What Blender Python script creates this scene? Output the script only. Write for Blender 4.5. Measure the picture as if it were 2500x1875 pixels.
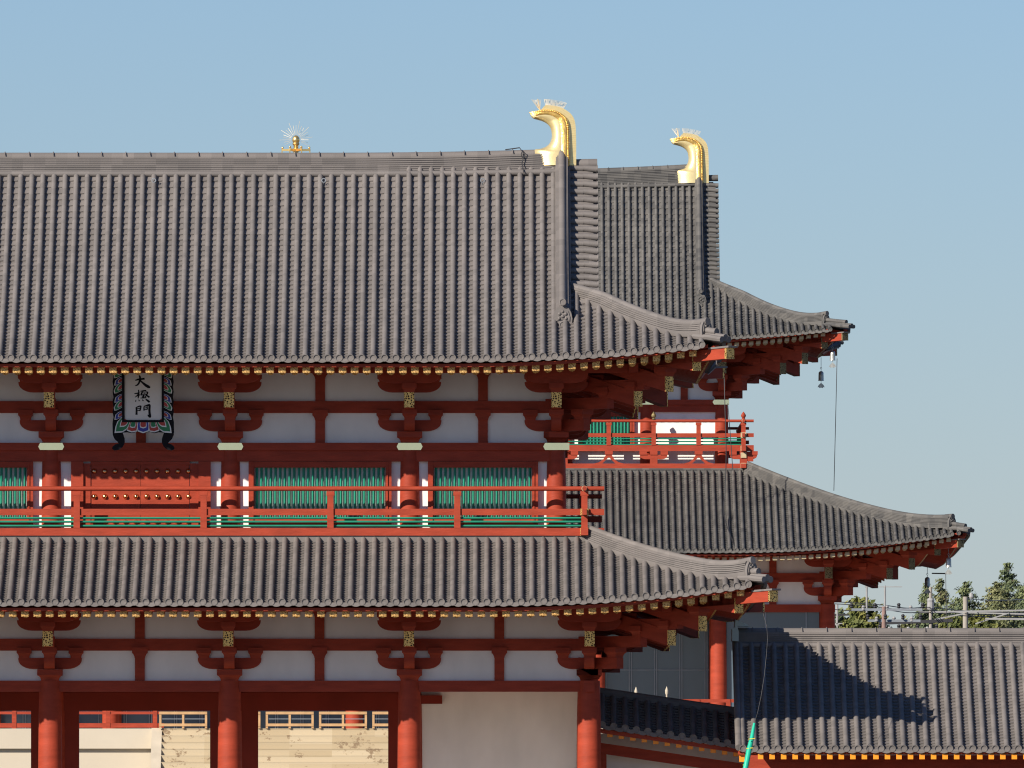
import bpy, math, random
from mathutils import Vector, Matrix
random.seed(7)
R = math.radians
scene = bpy.context.scene
for o in list(bpy.data.objects): bpy.data.objects.remove(o)
COL = scene.collection

# ------------------------------------------------------------------ camera, sky, sun, exposure
F_PX = 33880.0            # focal length in photo pixels (photo is 2500 wide)
CAM_D, CAM_Z = 385.0, 1.7
PITCH = math.atan((1969 - 937.5) / F_PX)
cam_d = bpy.data.cameras.new('camera'); cam = bpy.data.objects.new('camera', cam_d); COL.objects.link(cam)
cam_d.sensor_width = 36; cam_d.lens = 36 * F_PX / 2500; cam_d.clip_start = 1; cam_d.clip_end = 20000
cam.location = (0, -CAM_D, CAM_Z); cam.rotation_euler = (R(90) + PITCH, 0, 0)
scene.camera = cam
SUN_AZ, SUN_EL = R(43), R(27.9)      # azimuth to the left of the gate's front normal
w = bpy.data.worlds.new('World'); scene.world = w; w.use_nodes = True
nt = w.node_tree
sky = nt.nodes.new('ShaderNodeTexSky'); sky.sky_type = 'NISHITA'; sky.sun_disc = False
sky.sun_elevation = SUN_EL; sky.sun_rotation = math.pi + SUN_AZ
sky.air_density = 1.0; sky.dust_density = 0.17; sky.ozone_density = 8.5; sky.altitude = 80
bg = nt.nodes['Background']; bg.inputs[1].default_value = 0.072
wb = nt.nodes.new('ShaderNodeVectorMath'); wb.operation = 'MULTIPLY'; wb.inputs[1].default_value = (1.10, 1.0, 1.03)   # white balance
nt.links.new(sky.outputs[0], wb.inputs[0]); nt.links.new(wb.outputs[0], bg.inputs[0])
sun_d = bpy.data.lights.new('sun', 'SUN'); sun_d.energy = 5.0; sun_d.angle = R(0.5); sun_d.color = (1.0, 0.91, 0.79)
sun = bpy.data.objects.new('sun', sun_d); COL.objects.link(sun)
to_sun = Vector((-math.sin(SUN_AZ) * math.cos(SUN_EL), -math.cos(SUN_AZ) * math.cos(SUN_EL), math.sin(SUN_EL)))
sun.rotation_euler = to_sun.to_track_quat('Z', 'Y').to_euler(); sun.location = (-60, -80, 60)
scene.view_settings.view_transform = 'Standard'; scene.view_settings.look = 'None'
scene.view_settings.exposure = 0.35; scene.view_settings.gamma = 1.0
scene.cycles.filter_width = 1.15
scene.render.resolution_x = 1024; scene.render.resolution_y = 768

def X(px, Y): return (px - 1250) / F_PX * (CAM_D + Y)
def Z(py, Y): return CAM_Z + (1969 - py) / F_PX * (CAM_D + Y)

# ------------------------------------------------------------------ materials
def new_mat(name):
    m = bpy.data.materials.new(name); m.use_nodes = True
    return m, m.node_tree, m.node_tree.nodes['Principled BSDF']
def mk(name, col, rough=0.6, metal=0.0, var=0.12, scale=2.0, bump=0.0, bscale=30.0, stretch=(1, 1, 1), spec=0.5):
    m, t, b = new_mat(name)
    N, Lk = t.nodes, t.links
    tc = N.new('ShaderNodeTexCoord'); mp = N.new('ShaderNodeMapping'); mp.inputs['Scale'].default_value = stretch
    Lk.new(tc.outputs['Object'], mp.inputs[0])
    no = N.new('ShaderNodeTexNoise'); no.inputs['Scale'].default_value = scale; no.inputs['Detail'].default_value = 6
    Lk.new(mp.outputs[0], no.inputs['Vector'])
    mr = N.new('ShaderNodeMapRange'); mr.inputs[1].default_value = 0.3; mr.inputs[2].default_value = 0.7
    mr.inputs[3].default_value = 1 - var; mr.inputs[4].default_value = 1 + var
    Lk.new(no.outputs[0], mr.inputs[0])
    mx = N.new('ShaderNodeVectorMath'); mx.operation = 'SCALE'; mx.inputs[0].default_value = col[:3]
    Lk.new(mr.outputs[0], mx.inputs['Scale']); Lk.new(mx.outputs[0], b.inputs['Base Color'])
    b.inputs['Roughness'].default_value = rough; b.inputs['Metallic'].default_value = metal
    b.inputs['Specular IOR Level'].default_value = spec
    if bump:
        n2 = N.new('ShaderNodeTexNoise'); n2.inputs['Scale'].default_value = bscale; n2.inputs['Detail'].default_value = 4
        Lk.new(mp.outputs[0], n2.inputs['Vector'])
        bp = N.new('ShaderNodeBump'); bp.inputs['Strength'].default_value = bump; bp.inputs['Distance'].default_value = 0.05
        Lk.new(n2.outputs[0], bp.inputs['Height']); Lk.new(bp.outputs[0], b.inputs['Normal'])
    return m
def tile_mat(name, c1, c2, cell):
    # every tile fired a little differently: white noise on a snapped position, plus broad weathering
    m, t, b = new_mat(name); N, Lk = t.nodes, t.links
    tc = N.new('ShaderNodeTexCoord')
    sn = N.new('ShaderNodeVectorMath'); sn.operation = 'SNAP'; sn.inputs[1].default_value = cell
    Lk.new(tc.outputs['Object'], sn.inputs[0])
    wn = N.new('ShaderNodeTexWhiteNoise'); wn.noise_dimensions = '3D'; Lk.new(sn.outputs[0], wn.inputs['Vector'])
    no = N.new('ShaderNodeTexNoise'); no.inputs['Scale'].default_value = 0.35; no.inputs['Detail'].default_value = 4
    Lk.new(tc.outputs['Object'], no.inputs['Vector'])
    ad = N.new('ShaderNodeMath'); ad.operation = 'MULTIPLY_ADD'; ad.inputs[1].default_value = 0.45
    Lk.new(wn.outputs['Value'], ad.inputs[0]); 
    ml = N.new('ShaderNodeMath'); ml.operation = 'MULTIPLY'; ml.inputs[1].default_value = 0.62
    Lk.new(no.outputs[0], ml.inputs[0]); Lk.new(ml.outputs[0], ad.inputs[2])
    mx = N.new('ShaderNodeMix'); mx.data_type = 'RGBA'; mx.inputs[6].default_value = (*c1, 1); mx.inputs[7].default_value = (*c2, 1)
    Lk.new(ad.outputs[0], mx.inputs[0]); Lk.new(mx.outputs[2], b.inputs['Base Color'])
    b.inputs['Roughness'].default_value = 0.62; b.inputs['Specular IOR Level'].default_value = 0.35
    n2 = N.new('ShaderNodeTexNoise'); n2.inputs['Scale'].default_value = 25; Lk.new(tc.outputs['Object'], n2.inputs['Vector'])
    bp = N.new('ShaderNodeBump'); bp.inputs['Strength'].default_value = 0.15; bp.inputs['Distance'].default_value = 0.02
    Lk.new(n2.outputs[0], bp.inputs['Height']); Lk.new(bp.outputs[0], b.inputs['Normal'])
    return m
def filigree_mat(name, gold, dark, scale, rough=0.38):
    # pierced arabesque plate: gilt lines round dark recesses
    m, t, b = new_mat(name); N, Lk = t.nodes, t.links
    tc = N.new('ShaderNodeTexCoord')
    vo = N.new('ShaderNodeTexVoronoi'); vo.feature = 'DISTANCE_TO_EDGE'; vo.inputs['Scale'].default_value = scale
    Lk.new(tc.outputs['Object'], vo.inputs['Vector'])
    mr = N.new('ShaderNodeMapRange'); mr.inputs[1].default_value = 0.14; mr.inputs[2].default_value = 0.24
    Lk.new(vo.outputs['Distance'], mr.inputs[0])
    mx = N.new('ShaderNodeMix'); mx.data_type = 'RGBA'; mx.inputs[6].default_value = (*gold, 1); mx.inputs[7].default_value = (*dark, 1)
    Lk.new(mr.outputs[0], mx.inputs[0]); Lk.new(mx.outputs[2], b.inputs['Base Color'])
    b.inputs['Metallic'].default_value = 0.75; b.inputs['Roughness'].default_value = rough
    bp = N.new('ShaderNodeBump'); bp.inputs['Strength'].default_value = 0.6; bp.inputs['Distance'].default_value = 0.02; bp.invert = True
    Lk.new(mr.outputs[0], bp.inputs['Height']); Lk.new(bp.outputs[0], b.inputs['Normal'])
    return m
def leaf_mat(name, c1, c2):
    m, t, b = new_mat(name); N, Lk = t.nodes, t.links
    tc = N.new('ShaderNodeTexCoord'); no = N.new('ShaderNodeTexNoise'); no.inputs['Scale'].default_value = 1.1; no.inputs['Detail'].default_value = 5
    Lk.new(tc.outputs['Object'], no.inputs['Vector'])
    mr = N.new('ShaderNodeMapRange'); mr.inputs[1].default_value = .35; mr.inputs[2].default_value = .65; Lk.new(no.outputs[0], mr.inputs[0])
    mx = N.new('ShaderNodeMix'); mx.data_type = 'RGBA'; mx.inputs[6].default_value = (*c1, 1); mx.inputs[7].default_value = (*c2, 1)
    Lk.new(mr.outputs[0], mx.inputs[0]); Lk.new(mx.outputs[2], b.inputs['Base Color']); b.inputs['Roughness'].default_value = 0.7
    return m

M = {}
M['tile'] = tile_mat('grey_brown_tile', (.122, .112, .106), (.218, .196, .183), (.3116, .40, .17))
M['tile_hall'] = tile_mat('weathered_grey_tile', (.045, .046, .048), (.175, .165, .150), (.3116, .40, .21))
M['red'] = mk('vermilion_paint', (.335, .050, .024), .6, var=.16, scale=1.6, bump=.15, bscale=9, stretch=(1, 1, 4), spec=.2)
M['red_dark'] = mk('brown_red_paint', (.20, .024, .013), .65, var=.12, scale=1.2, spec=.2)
M['white'] = mk('lime_plaster', (.88, .855, .81), .85, var=.07, scale=1.3, bump=.10, bscale=5, stretch=(1, 1, .45))
M['green'] = mk('green_paint', (.016, .24, .15), .5, var=.12, scale=2)
M['gold'] = mk('gilt_metal', (.97, .68, .26), .32, .9, var=.06, scale=3)
M['gold_pale'] = mk('pale_gilt_metal', (.92, .74, .36), .38, .6, var=.05, scale=4, bump=.05, bscale=20)
M['gold_relief'] = mk('chased_gilt_metal', (.85, .54, .15), .38, .75, var=.25, scale=9, bump=.35, bscale=12)
M['cream_plate'] = mk('cream_gilt_plate', (1.0, .88, .54), .14, 1.0, var=.03, scale=6)
M['cap_gold'] = filigree_mat('pierced_gilt_cap', (.74, .45, .16), (.34, .16, .05), 24, .5)
M['nose_gold'] = filigree_mat('pierced_gilt_plate', (.88, .54, .17), (.06, .026, .012), 19)
M['cap_cream'] = mk('tarnished_cap', (.50, .40, .24), .55, .1, var=.2, scale=9)
M['orange'] = mk('orange_yellow_paint', (.95, .30, .012), .5, var=.06)
M['brass'] = mk('brass_stud', (.80, .60, .32), .22, 1.0, var=.05)
M['black'] = mk('black_lacquer', (.008, .007, .010), .6, var=.2, spec=.15)
M['spike'] = mk('pale_gold_wire', (.80, .66, .42), .5, .15)
M['nose_dull'] = filigree_mat('tarnished_pierced_plate', (.30, .24, .12), (.10, .07, .04), 14, .6)
M['plaque_white'] = mk('plaque_ground', (.78, .75, .70), .6, var=.02)
M['petal_green'] = mk('petal_green', (.02, .20, .075), .5); M['petal_blue'] = mk('petal_blue', (.03, .045, .30), .5)
M['petal_red'] = mk('petal_red', (.42, .045, .035), .5); M['petal_line'] = mk('petal_line', (.75, .75, .72), .5)
M['stone'] = mk('cream_stone', (.52, .45, .34), .8, var=.10, scale=1.2, bump=.1, bscale=4)
M['stone_smooth'] = mk('cream_render', (.54, .475, .37), .85, var=.04, scale=.5)
M['wood'] = mk('bare_timber', (.50, .30, .14), .7, var=.15, scale=3)
M['glass'] = mk('dark_glass', (.10, .138, .178), .06, var=.12, scale=.25)
M['steel'] = mk('grey_steel', (.26, .29, .32), .45, .2)
M['ground'] = mk('gravel_ground', (.13, .118, .102), .95, var=.18, scale=.05)
M['copper'] = mk('pale_teal_sheet', (.36, .47, .47), .5, .1, var=.06)
M['concrete'] = mk('concrete_pole', (.33, .30, .26), .9, var=.1)
M['rust'] = mk('brown_pole', (.26, .17, .15), .8, var=.15)
M['wire'] = mk('black_cable', (.03, .03, .035), .6)
M['sheath'] = mk('green_plastic_sheath', (.02, .48, .30), .35, var=.05)
M['sheath_tie'] = mk('yellow_tie', (.7, .6, .05), .5)
M['bell'] = mk('grey_bronze', (.50, .50, .45), .38, .6, var=.2, scale=12)
M['bark'] = mk('bark', (.16, .12, .085), .9, var=.25, scale=4)
M['sage'] = mk('pale_insulator', (.30, .30, .30), .7)
M['leaf_a'] = leaf_mat('olive_leaves', (.08, .10, .02), (.21, .20, .045))
M['leaf_b'] = leaf_mat('conifer_needles', (.065, .095, .045), (.17, .20, .085))
M['leaf_c'] = leaf_mat('yellowish_conifer_needles', (.10, .125, .05), (.23, .23, .10))

# stained stone courses of the hall stairs
def stained_stone():
    m, t, b = new_mat('stained_stone'); N, Lk = t.nodes, t.links
    tc = N.new('ShaderNodeTexCoord')
    br = N.new('ShaderNodeTexNoise'); br.inputs['Scale'].default_value = .9; br.inputs['Detail'].default_value = 3
    mp = N.new('ShaderNodeMapping'); mp.inputs['Scale'].default_value = (1, .6, 1.4)
    Lk.new(tc.outputs['Object'], mp.inputs[0]); Lk.new(mp.outputs[0], br.inputs['Vector'])
    n2 = N.new('ShaderNodeTexNoise'); n2.inputs['Scale'].default_value = 4.0; n2.inputs['Detail'].default_value = 8; n2.inputs['Roughness'].default_value = .7
    Lk.new(mp.outputs[0], n2.inputs['Vector'])
    mu = N.new('ShaderNodeMath'); mu.operation = 'MULTIPLY'; Lk.new(br.outputs[0], mu.inputs[0]); Lk.new(n2.outputs[0], mu.inputs[1])
    mr = N.new('ShaderNodeMapRange'); mr.inputs[1].default_value = .315; mr.inputs[2].default_value = .355; Lk.new(mu.outputs[0], mr.inputs[0])
    wn = N.new('ShaderNodeTexWhiteNoise'); sn = N.new('ShaderNodeVectorMath'); sn.operation = 'SNAP'; sn.inputs[1].default_value = (1.9, 50, .3)
    Lk.new(tc.outputs['Object'], sn.inputs[0]); Lk.new(sn.outputs[0], wn.inputs['Vector'])
    m0 = N.new('ShaderNodeMix'); m0.data_type = 'RGBA'; m0.inputs[6].default_value = (.43, .34, .21, 1); m0.inputs[7].default_value = (.52, .43, .29, 1)
    Lk.new(wn.outputs['Value'], m0.inputs[0])
    mx = N.new('ShaderNodeMix'); mx.data_type = 'RGBA'; mx.inputs[7].default_value = (.26, .185, .11, 1)
    Lk.new(m0.outputs[2], mx.inputs[6]); Lk.new(mr.outputs[0], mx.inputs[0]); Lk.new(mx.outputs[2], b.inputs['Base Color'])
    b.inputs['Roughness'].default_value = .85
    return m
M['stone_stained'] = stained_stone()

# ------------------------------------------------------------------ mesh building
class MB:
    def __init__(self): self.v = []; self.f = []; self.mi = []; self.T = None; self.m = 0
    def _p(self, p):
        if self.T is not None:
            q = self.T @ Vector(p); return (q.x, q.y, q.z)
        return tuple(p)
    def add(self, vs, fs, m=None):
        n = len(self.v); self.v.extend(self._p(p) for p in vs)
        mm = self.m if m is None else m
        for f in fs: self.f.append([n + i for i in f]); self.mi.append(mm)
    def box(self, x0, x1, y0, y1, z0, z1, m=None):
        self.add([(x0,y0,z0),(x1,y0,z0),(x1,y1,z0),(x0,y1,z0),(x0,y0,z1),(x1,y0,z1),(x1,y1,z1),(x0,y1,z1)],
                 [(0,3,2,1),(4,5,6,7),(0,1,5,4),(1,2,6,5),(2,3,7,6),(3,0,4,7)], m)
    def loft(self, secs, closed=True, caps=True, m=None):
        k = len(secs[0]); vs = [p for s in secs for p in s]; fs = []
        for i in range(len(secs) - 1):
            for j in range(k if closed else k - 1):
                a = i*k + j; b = i*k + (j+1) % k
                fs.append((a, b, b + k, a + k))
        if caps and closed: fs.append(tuple(range(k-1, -1, -1))); fs.append(tuple(range((len(secs)-1)*k, len(secs)*k)))
        self.add(vs, fs, m)
    def bar(self, p0, p1, w, h, m=None, up=Vector((0,0,1)), plumb=False):
        p0, p1 = Vector(p0), Vector(p1); d = (p1 - p0).normalized(); s = d.cross(up).normalized(); u = s.cross(d).normalized()
        if plumb: u = Vector((0,0,1))
        secs = [[p + s*a*w/2 + u*b*h/2 for a, b in ((-1,-1),(1,-1),(1,1),(-1,1))] for p in (p0, p1)]
        self.loft(secs, m=m)
    def tube(self, pts, r, n=8, m=None, caps=True):
        pts = [Vector(p) for p in pts]; secs = []
        rr = r if isinstance(r, (list, tuple)) else [r]*len(pts)
        ref = None
        for i, p in enumerate(pts):
            d = (pts[min(i+1, len(pts)-1)] - pts[max(i-1, 0)]).normalized()
            if ref is None: ref = d.orthogonal().normalized()
            a = (ref - d*ref.dot(d)).normalized(); ref = a; b = d.cross(a)
            secs.append([p + a*math.cos(t)*rr[i] + b*math.sin(t)*rr[i] for t in [2*math.pi*k/n for k in range(n)]])
        self.loft(secs, m=m, caps=caps)
    def lathe(self, prof, c=(0,0,0), n=20, axis='z', m=None):
        secs = []
        for r, h in prof:
            ring = []
            for k in range(n):
                t = 2*math.pi*k/n; a, b = r*math.cos(t), r*math.sin(t)
                if axis == 'z': ring.append((c[0]+a, c[1]+b, c[2]+h))
                elif axis == '-y': ring.append((c[0]+a, c[1]-h, c[2]+b))
                else: ring.append((c[0]+h, c[1]+a, c[2]+b))
            secs.append(ring)
        self.loft(secs, m=m)
    def prism(self, poly, y0, y1, m=None):          # polygon in x-z, extruded along y
        n = len(poly); vs = [(x, y0, z) for x, z in poly] + [(x, y1, z) for x, z in poly]
        fs = [tuple(range(n)), tuple(range(2*n-1, n-1, -1))] + [(i, i+n, (i+1) % n + n, (i+1) % n) for i in range(n)]
        self.add(vs, fs, m)
    def ball(self, c, r, n=10, m=None, sy=1.0):
        prof = [(max(.001, r*math.sin(math.pi*i/6)), -r*math.cos(math.pi*i/6)) for i in range(7)]
        if sy != 1: prof = [(a, b*sy) for a, b in prof]
        self.lathe(prof, c, n, m=m)
    def build(self, name, mats, parent=None, loc=(0,0,0), rotz=0, smooth=0):
        me = bpy.data.meshes.new(name); me.from_pydata(self.v, [], self.f)
        if not isinstance(mats, (list, tuple)): mats = [mats]
        for mt in mats: me.materials.append(M[mt])
        if len(mats) > 1: me.polygons.foreach_set('material_index', self.mi)
        bm_fix(me)
        if smooth: me.shade_smooth(); me.set_sharp_from_angle(angle=R(smooth))
        o = bpy.data.objects.new(name, me); COL.objects.link(o); o.location = loc; o.rotation_euler = (0, 0, rotz)
        if parent: o.parent = parent
        return o
import bmesh
def bm_fix(me):
    bm = bmesh.new(); bm.from_mesh(me); bmesh.ops.recalc_face_normals(bm, faces=bm.faces); bm.to_mesh(me); bm.free()
def tag(o, label=None, cat=None, group=None, kind=None):
    if label: o['label'] = label
    if cat: o['category'] = cat
    if group: o['group'] = group
    if kind: o['kind'] = kind
    return o
def empty(name, loc, label, cat, group=None):
    o = bpy.data.objects.new(name, None); COL.objects.link(o); o.location = loc
    return tag(o, label, cat, group)
def copy_tree(o, parent=None):
    c = o.copy(); COL.objects.link(c); c.parent = parent
    for ch in list(o.children): copy_tree(ch, c)
    return c
def frame(A, Bp):      # local frame of a facade run: x from A to B, -y outward (right-hand side of travel is outward)
    A, Bp = Vector((*A, 0)), Vector((*Bp, 0)); d = (Bp - A); L = d.length; a = math.atan2(d.y, d.x)
    return Matrix.Translation(A) @ Matrix.Rotation(a, 4, 'Z'), L, a

# ------------------------------------------------------------------ ground and sky surroundings
g = MB(); n = 24; S = 9000
g.add([(-S,-2000,0),(S,-2000,0),(S,16000,0),(-S,16000,0)], [(0,1,2,3)])
tag(g.build('ground', 'ground'), kind='structure')

# ------------------------------------------------------------------ tiled roofs
SP = 0.3116
class Roof:
    def __init__(s, ex, ey, ze, a, b, L, S, Fl, xd=None, xk=None, dmax=None):
        s.ex, s.ey, s.ze, s.a, s.b, s.L, s.S, s.F, s.xd, s.xk, s.dmax = ex, ey, ze, a, b, L, S, Fl, xd, xk, dmax
    def h(s, d): return s.a*d + (s.b*d*d if d > 0 else 0)
    def g(s, q): return max(0.0, 1 - max(q, 0)/s.S)**2.2
    def lift(s, q, d): return s.L*s.g(q)*max(0, 1 - max(d, 0)/s.S)**1.3
    def corner(s, face, u): return (s.ex if face in 'FB' else s.ey) - abs(u)
    def d0(s, face, u): return -s.F*s.g(s.corner(face, u))
    def d1(s, face, u):
        q = s.corner(face, u)
        if s.dmax is not None: return min(q, s.dmax)
        if face in 'FB': return s.ey if abs(u) <= s.xd + .02 else min(q, s.ey)
        return min(q, s.ex - s.xd + .25)
    def P(s, face, u, d, up=0.0):
        z = s.ze + s.h(d) + s.lift(s.corner(face, u), d) + up
        if face == 'F': return Vector((u, -s.ey + d, z))
        if face == 'B': return Vector((-u, s.ey - d, z))
        if face == 'R': return Vector((s.ex - d, u, z))
        return Vector((-s.ex + d, -u, z))
    def hip(s, d, up=0.0, sx=1, sy=-1):
        p = s.P('F', s.ex - d, d, up); return Vector((sx*p.x, -sy*p.y, p.z))

def tile_slope(mb, rf, face, off, sp=SP, rib=.078, course=.20, tl=.40, ends=True, dtop=0.0, lean=None):
    half = rf.ex if face in 'FB' else rf.ey
    us = []; i = math.ceil((-half + .02 - off)/sp)
    while off + i*sp < half - .02: us.append(off + i*sp); i += 1
    ud = {'F': Vector((1,0,0)), 'B': Vector((-1,0,0)), 'R': Vector((0,1,0)), 'L': Vector((0,-1,0))}[face]
    nseg = 7
    for u in us:
        a, b = rf.d0(face, u), rf.d1(face, u) - (dtop if rf.corner(face, u) > rf.d1(face, u) + .3 else 0)
        if b - a < .15: continue
        k = max(1, int(round((b - a)/tl))); secs = []
        for j in range(k):
            for e in (0, 1):
                d = a + (b - a)*(j + e)/k
                p = rf.P(face, u, d); t = (rf.P(face, u, d + .05) - rf.P(face, u, d - .05)).normalized()
                nrm = ud.cross(t); nrm = nrm if nrm.z > 0 else -nrm
                r = rib*(1.012 if e == 0 else .975)
                c = p + nrm*.052
                secs.append([c + ud*(math.cos(q)*r) + nrm*(math.sin(q)*r) for q in [-.35 + (math.pi + .7)*i/nseg for i in range(nseg + 1)]])
        mb.loft(secs, closed=False)
        if ends:   # round end tile with a raised rim
            p = rf.P(face, u, a); out = (rf.P(face, u, a - .3) - p); out.z *= .35; out.normalize()
            up2 = ud.cross(out); up2 = up2 if up2.z > 0 else -up2
            c = p + up2*.04; N = 14
            ring = lambda r, o: [c + out*o + ud*(math.cos(t)*r) + up2*(math.sin(t)*r) for t in [2*math.pi*q/N for q in range(N)]]
            mb.loft([ring(.100, -.06), ring(.102, .035), ring(.082, .035), ring(.078, .012), ring(.001, .014)])
    for i in range(len(us) - 1):
        u0, u1 = us[i], us[i+1]
        a = max(rf.d0(face, u0), rf.d0(face, u1)); b = max(rf.d1(face, u0), rf.d1(face, u1))
        if min(rf.d1(face, u0), rf.d1(face, u1)) < .05: continue
        k = max(1, int(round((b - a)/course)))
        cs = [(0, .022), (.3, -.012), (.5, -.020), (.7, -.012), (1, .022)]
        vs, fs = [], []
        for j in range(k):
            base = len(vs)
            for e in (0, 1):
                for q, sag in cs:
                    u = u0 + (u1 - u0)*q; d = min(a + (b - a)*(j + e)/k + .09*e, rf.d1(face, u))
                    vs.append(rf.P(face, u, d, sag + (.046 if e == 0 else -.022)))
            for q, sag in cs:
                u = u0 + (u1 - u0)*q; d = min(a + (b - a)*j/k + .022, rf.d1(face, u)); vs.append(rf.P(face, u, d, sag - .012))
            for q in range(4):
                fs.append((base+q, base+q+1, base+5+q+1, base+5+q)); fs.append((base+10+q, base+10+q+1, base+q+1, base+q))
        mb.add(vs, fs)
        if ends:   # pendant eave tile hanging between two round ends
            vs = []
            for q in range(7):
                t = q/6; u = u0 + (u1 - u0)*t; sag = -.055*math.sin(math.pi*t)
                p = rf.P(face, u, rf.d0(face, u) - .02)
                vs += [p + Vector((0,0,.075 + sag)), p + Vector((0,0,-.035 + sag))]
            mb.add(vs, [(2*q, 2*q+1, 2*q+3, 2*q+2) for q in range(6)])

def ridge_sweep(mb, path, wd, layers, lh, cap, up0=0.0):
    secs = []
    path = [Vector(p) for p in path]
    prof = [(wd, -.12)]
    z = up0
    for i in range(layers):
        ww = wd*(1 - .25*i/max(1, layers)); jit = random.uniform(-.006, .006)
        prof += [(ww + .022 + jit, z), (ww + .022 + jit, z + lh*.66), (ww - .012, z + lh*.68), (ww - .012, z + lh)]; z += lh
    prof += [(cap*math.cos(t), z + .0 + cap*1.05*math.sin(t)) for t in [math.pi*k/8 for k in range(5)]]
    full = prof + [(-a, b) for a, b in prof[-2::-1]]
    for i, p in enumerate(path):
        t = path[min(i+1, len(path)-1)] - path[max(i-1, 0)]; s = Vector((t.y, -t.x, 0)).normalized()
        t = t.normalized(); upv = s.cross(t); upv = upv if upv.z > 0 else -upv
        upv = (upv*.4 + Vector((0,0,1))*.6).normalized()
        secs.append([p + s*a + upv*b for a, b in full])
    mb.loft(secs)
    return z + cap

def demon_tile(scale=1.0, barrel=True):
    mb = MB(); s = scale
    out = [(-.27,0),(-.17,.06),(-.07,.06),(0,.13),(.07,.06),(.17,.06),(.27,0),(.285,.2),(.25,.38),(.17,.52),(0,.58),(-.17,.52),(-.25,.38),(-.285,.2)]
    mb.prism([(a*s, b*s) for a, b in out], -.07*s, .05*s)
    inn = [(-.2,.13),(-.06,.17),(.06,.17),(.2,.13),(.21,.25),(.16,.42),(0,.5),(-.16,.42),(-.21,.25)]
    mb.prism([(a*s, b*s) for a, b in inn], -.10*s, -.06*s)
    for a, b, r in ((-.09,.34,.05),(.09,.34,.05),(0,.27,.055),(-.1,.21,.045),(.1,.21,.045),(0,.41,.04)):
        mb.ball((a*s, -.10*s, b*s), r*s, 8)
    if not barrel: return mb
    mb.tube([(0,.25*s,.66*s),(0,-.17*s,.68*s)], .095*s, 12)
    mb.lathe([(.1*s,0),(.105*s,.03*s),(.08*s,.035*s),(.075*s,.015*s),(.001,.015*s)], (0,-.16*s,.68*s), 12, '-y')
    mb.tube([(0,.2*s,.02*s),(0,-.20*s,.015*s)], .095*s, 12)
    mb.lathe([(.1*s,0),(.105*s,.03*s),(.08*s,.035*s),(.075*s,.015*s),(.001,.015*s)], (0,-.19*s,.015*s), 12, '-y')
    return mb

# ------------------------------------------------------------------ bracket sets
def arm_poly(hl, z0, z1, r):
    p = [(-hl, z1), (-hl, z0 + r*.72)]
    for k in range(1, 7):
        t = math.pi/2*k/6; p.append((-hl + r*1.15*(1 - math.cos(t)), z0 + r*.72*(1 - math.sin(t))))
    return p + [(-a, b) for a, b in reversed(p)]
def block_mb(w, hgt, k=1.0):
    mb = MB(); w *= k; hgt *= k
    rows = [(.70, 0), (.71, .10), (.76, .26), (.87, .40), (1, .47), (1, 1)]
    mb.loft([[(-w*q, -w*q, hgt*z), (w*q, -w*q, hgt*z), (w*q, w*q, hgt*z), (-w*q, w*q, hgt*z)] for q, z in rows])
    return mb
def bracket_proto(parent, k, red='red', gold='nose_gold', tail=2.2):
    """bracket set on one column, outward is -y, origin at the bottom of the big block"""
    mb = MB()
    def px(hl, z0, z1, yc, th, r): mb.prism([(a*k, b*k) for a, b in arm_poly(hl, z0, z1, r)], (yc - th)*k, (yc + th)*k)
    px(.88, .32, .63, 0, .13, .36)
    px(.88, 1.37, 1.66, -1.12, .12, .36)
    px(.88, 1.60, 1.88, -2.13, .12, .36)
    # stepped arms running outward
    def py(y1, z0, z1, th, r):
        pr = [(a, b) for a, b in arm_poly(abs(y1), z0, z1, r)]
        vs = [(-th*k, a*k, b*k) for a, b in pr if a <= .001 or True]
        n = len(pr); vs = [(-th*k, a*k if a < 0 else min(a, .3)*k, b*k) for a, b in pr] + [(th*k, a*k if a < 0 else min(a, .3)*k, b*k) for a, b in pr]
        mb.add(vs, [tuple(range(n)), tuple(range(2*n-1, n-1, -1))] + [(i, i+n, (i+1) % n + n, (i+1) % n) for i in range(n)])
    py(.82, .33, .64, .145, .30)
    py(1.45, .92, 1.22, .135, .34)
    root = mb.build('bracket_set', red, parent, smooth=25)
    t = MB(); sl = .33
    t.bar((0, .2*k, (1.135 + sl*(tail+.2))*k), (0, -tail*k, 1.135*k), .27*k, .40*k, plumb=True); t.build('tail_rafter', red, root)
    c = MB(); c.box(-.142*k, .142*k, -(tail+.03)*k, -(tail-.004)*k, .925*k, 1.345*k); c.build('gilt_plate', gold, root)
    for x, y, z, w, hh in ((0,0,0,.35,.31), (-.72,0,.63,.205,.28), (.72,0,.63,.205,.28), (0,-.72,.64,.20,.27), (0,0,.64,.2,.27),
                          (0,-2.1,1.345,.20,.26), (-.7,-1.12,1.66,.19,.2), (.7,-1.12,1.66,.19,.2)):
        block_mb(w, hh, k).build('bearing_block', red, root, (x*k, y*k, z*k), smooth=25)
    return root
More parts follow.
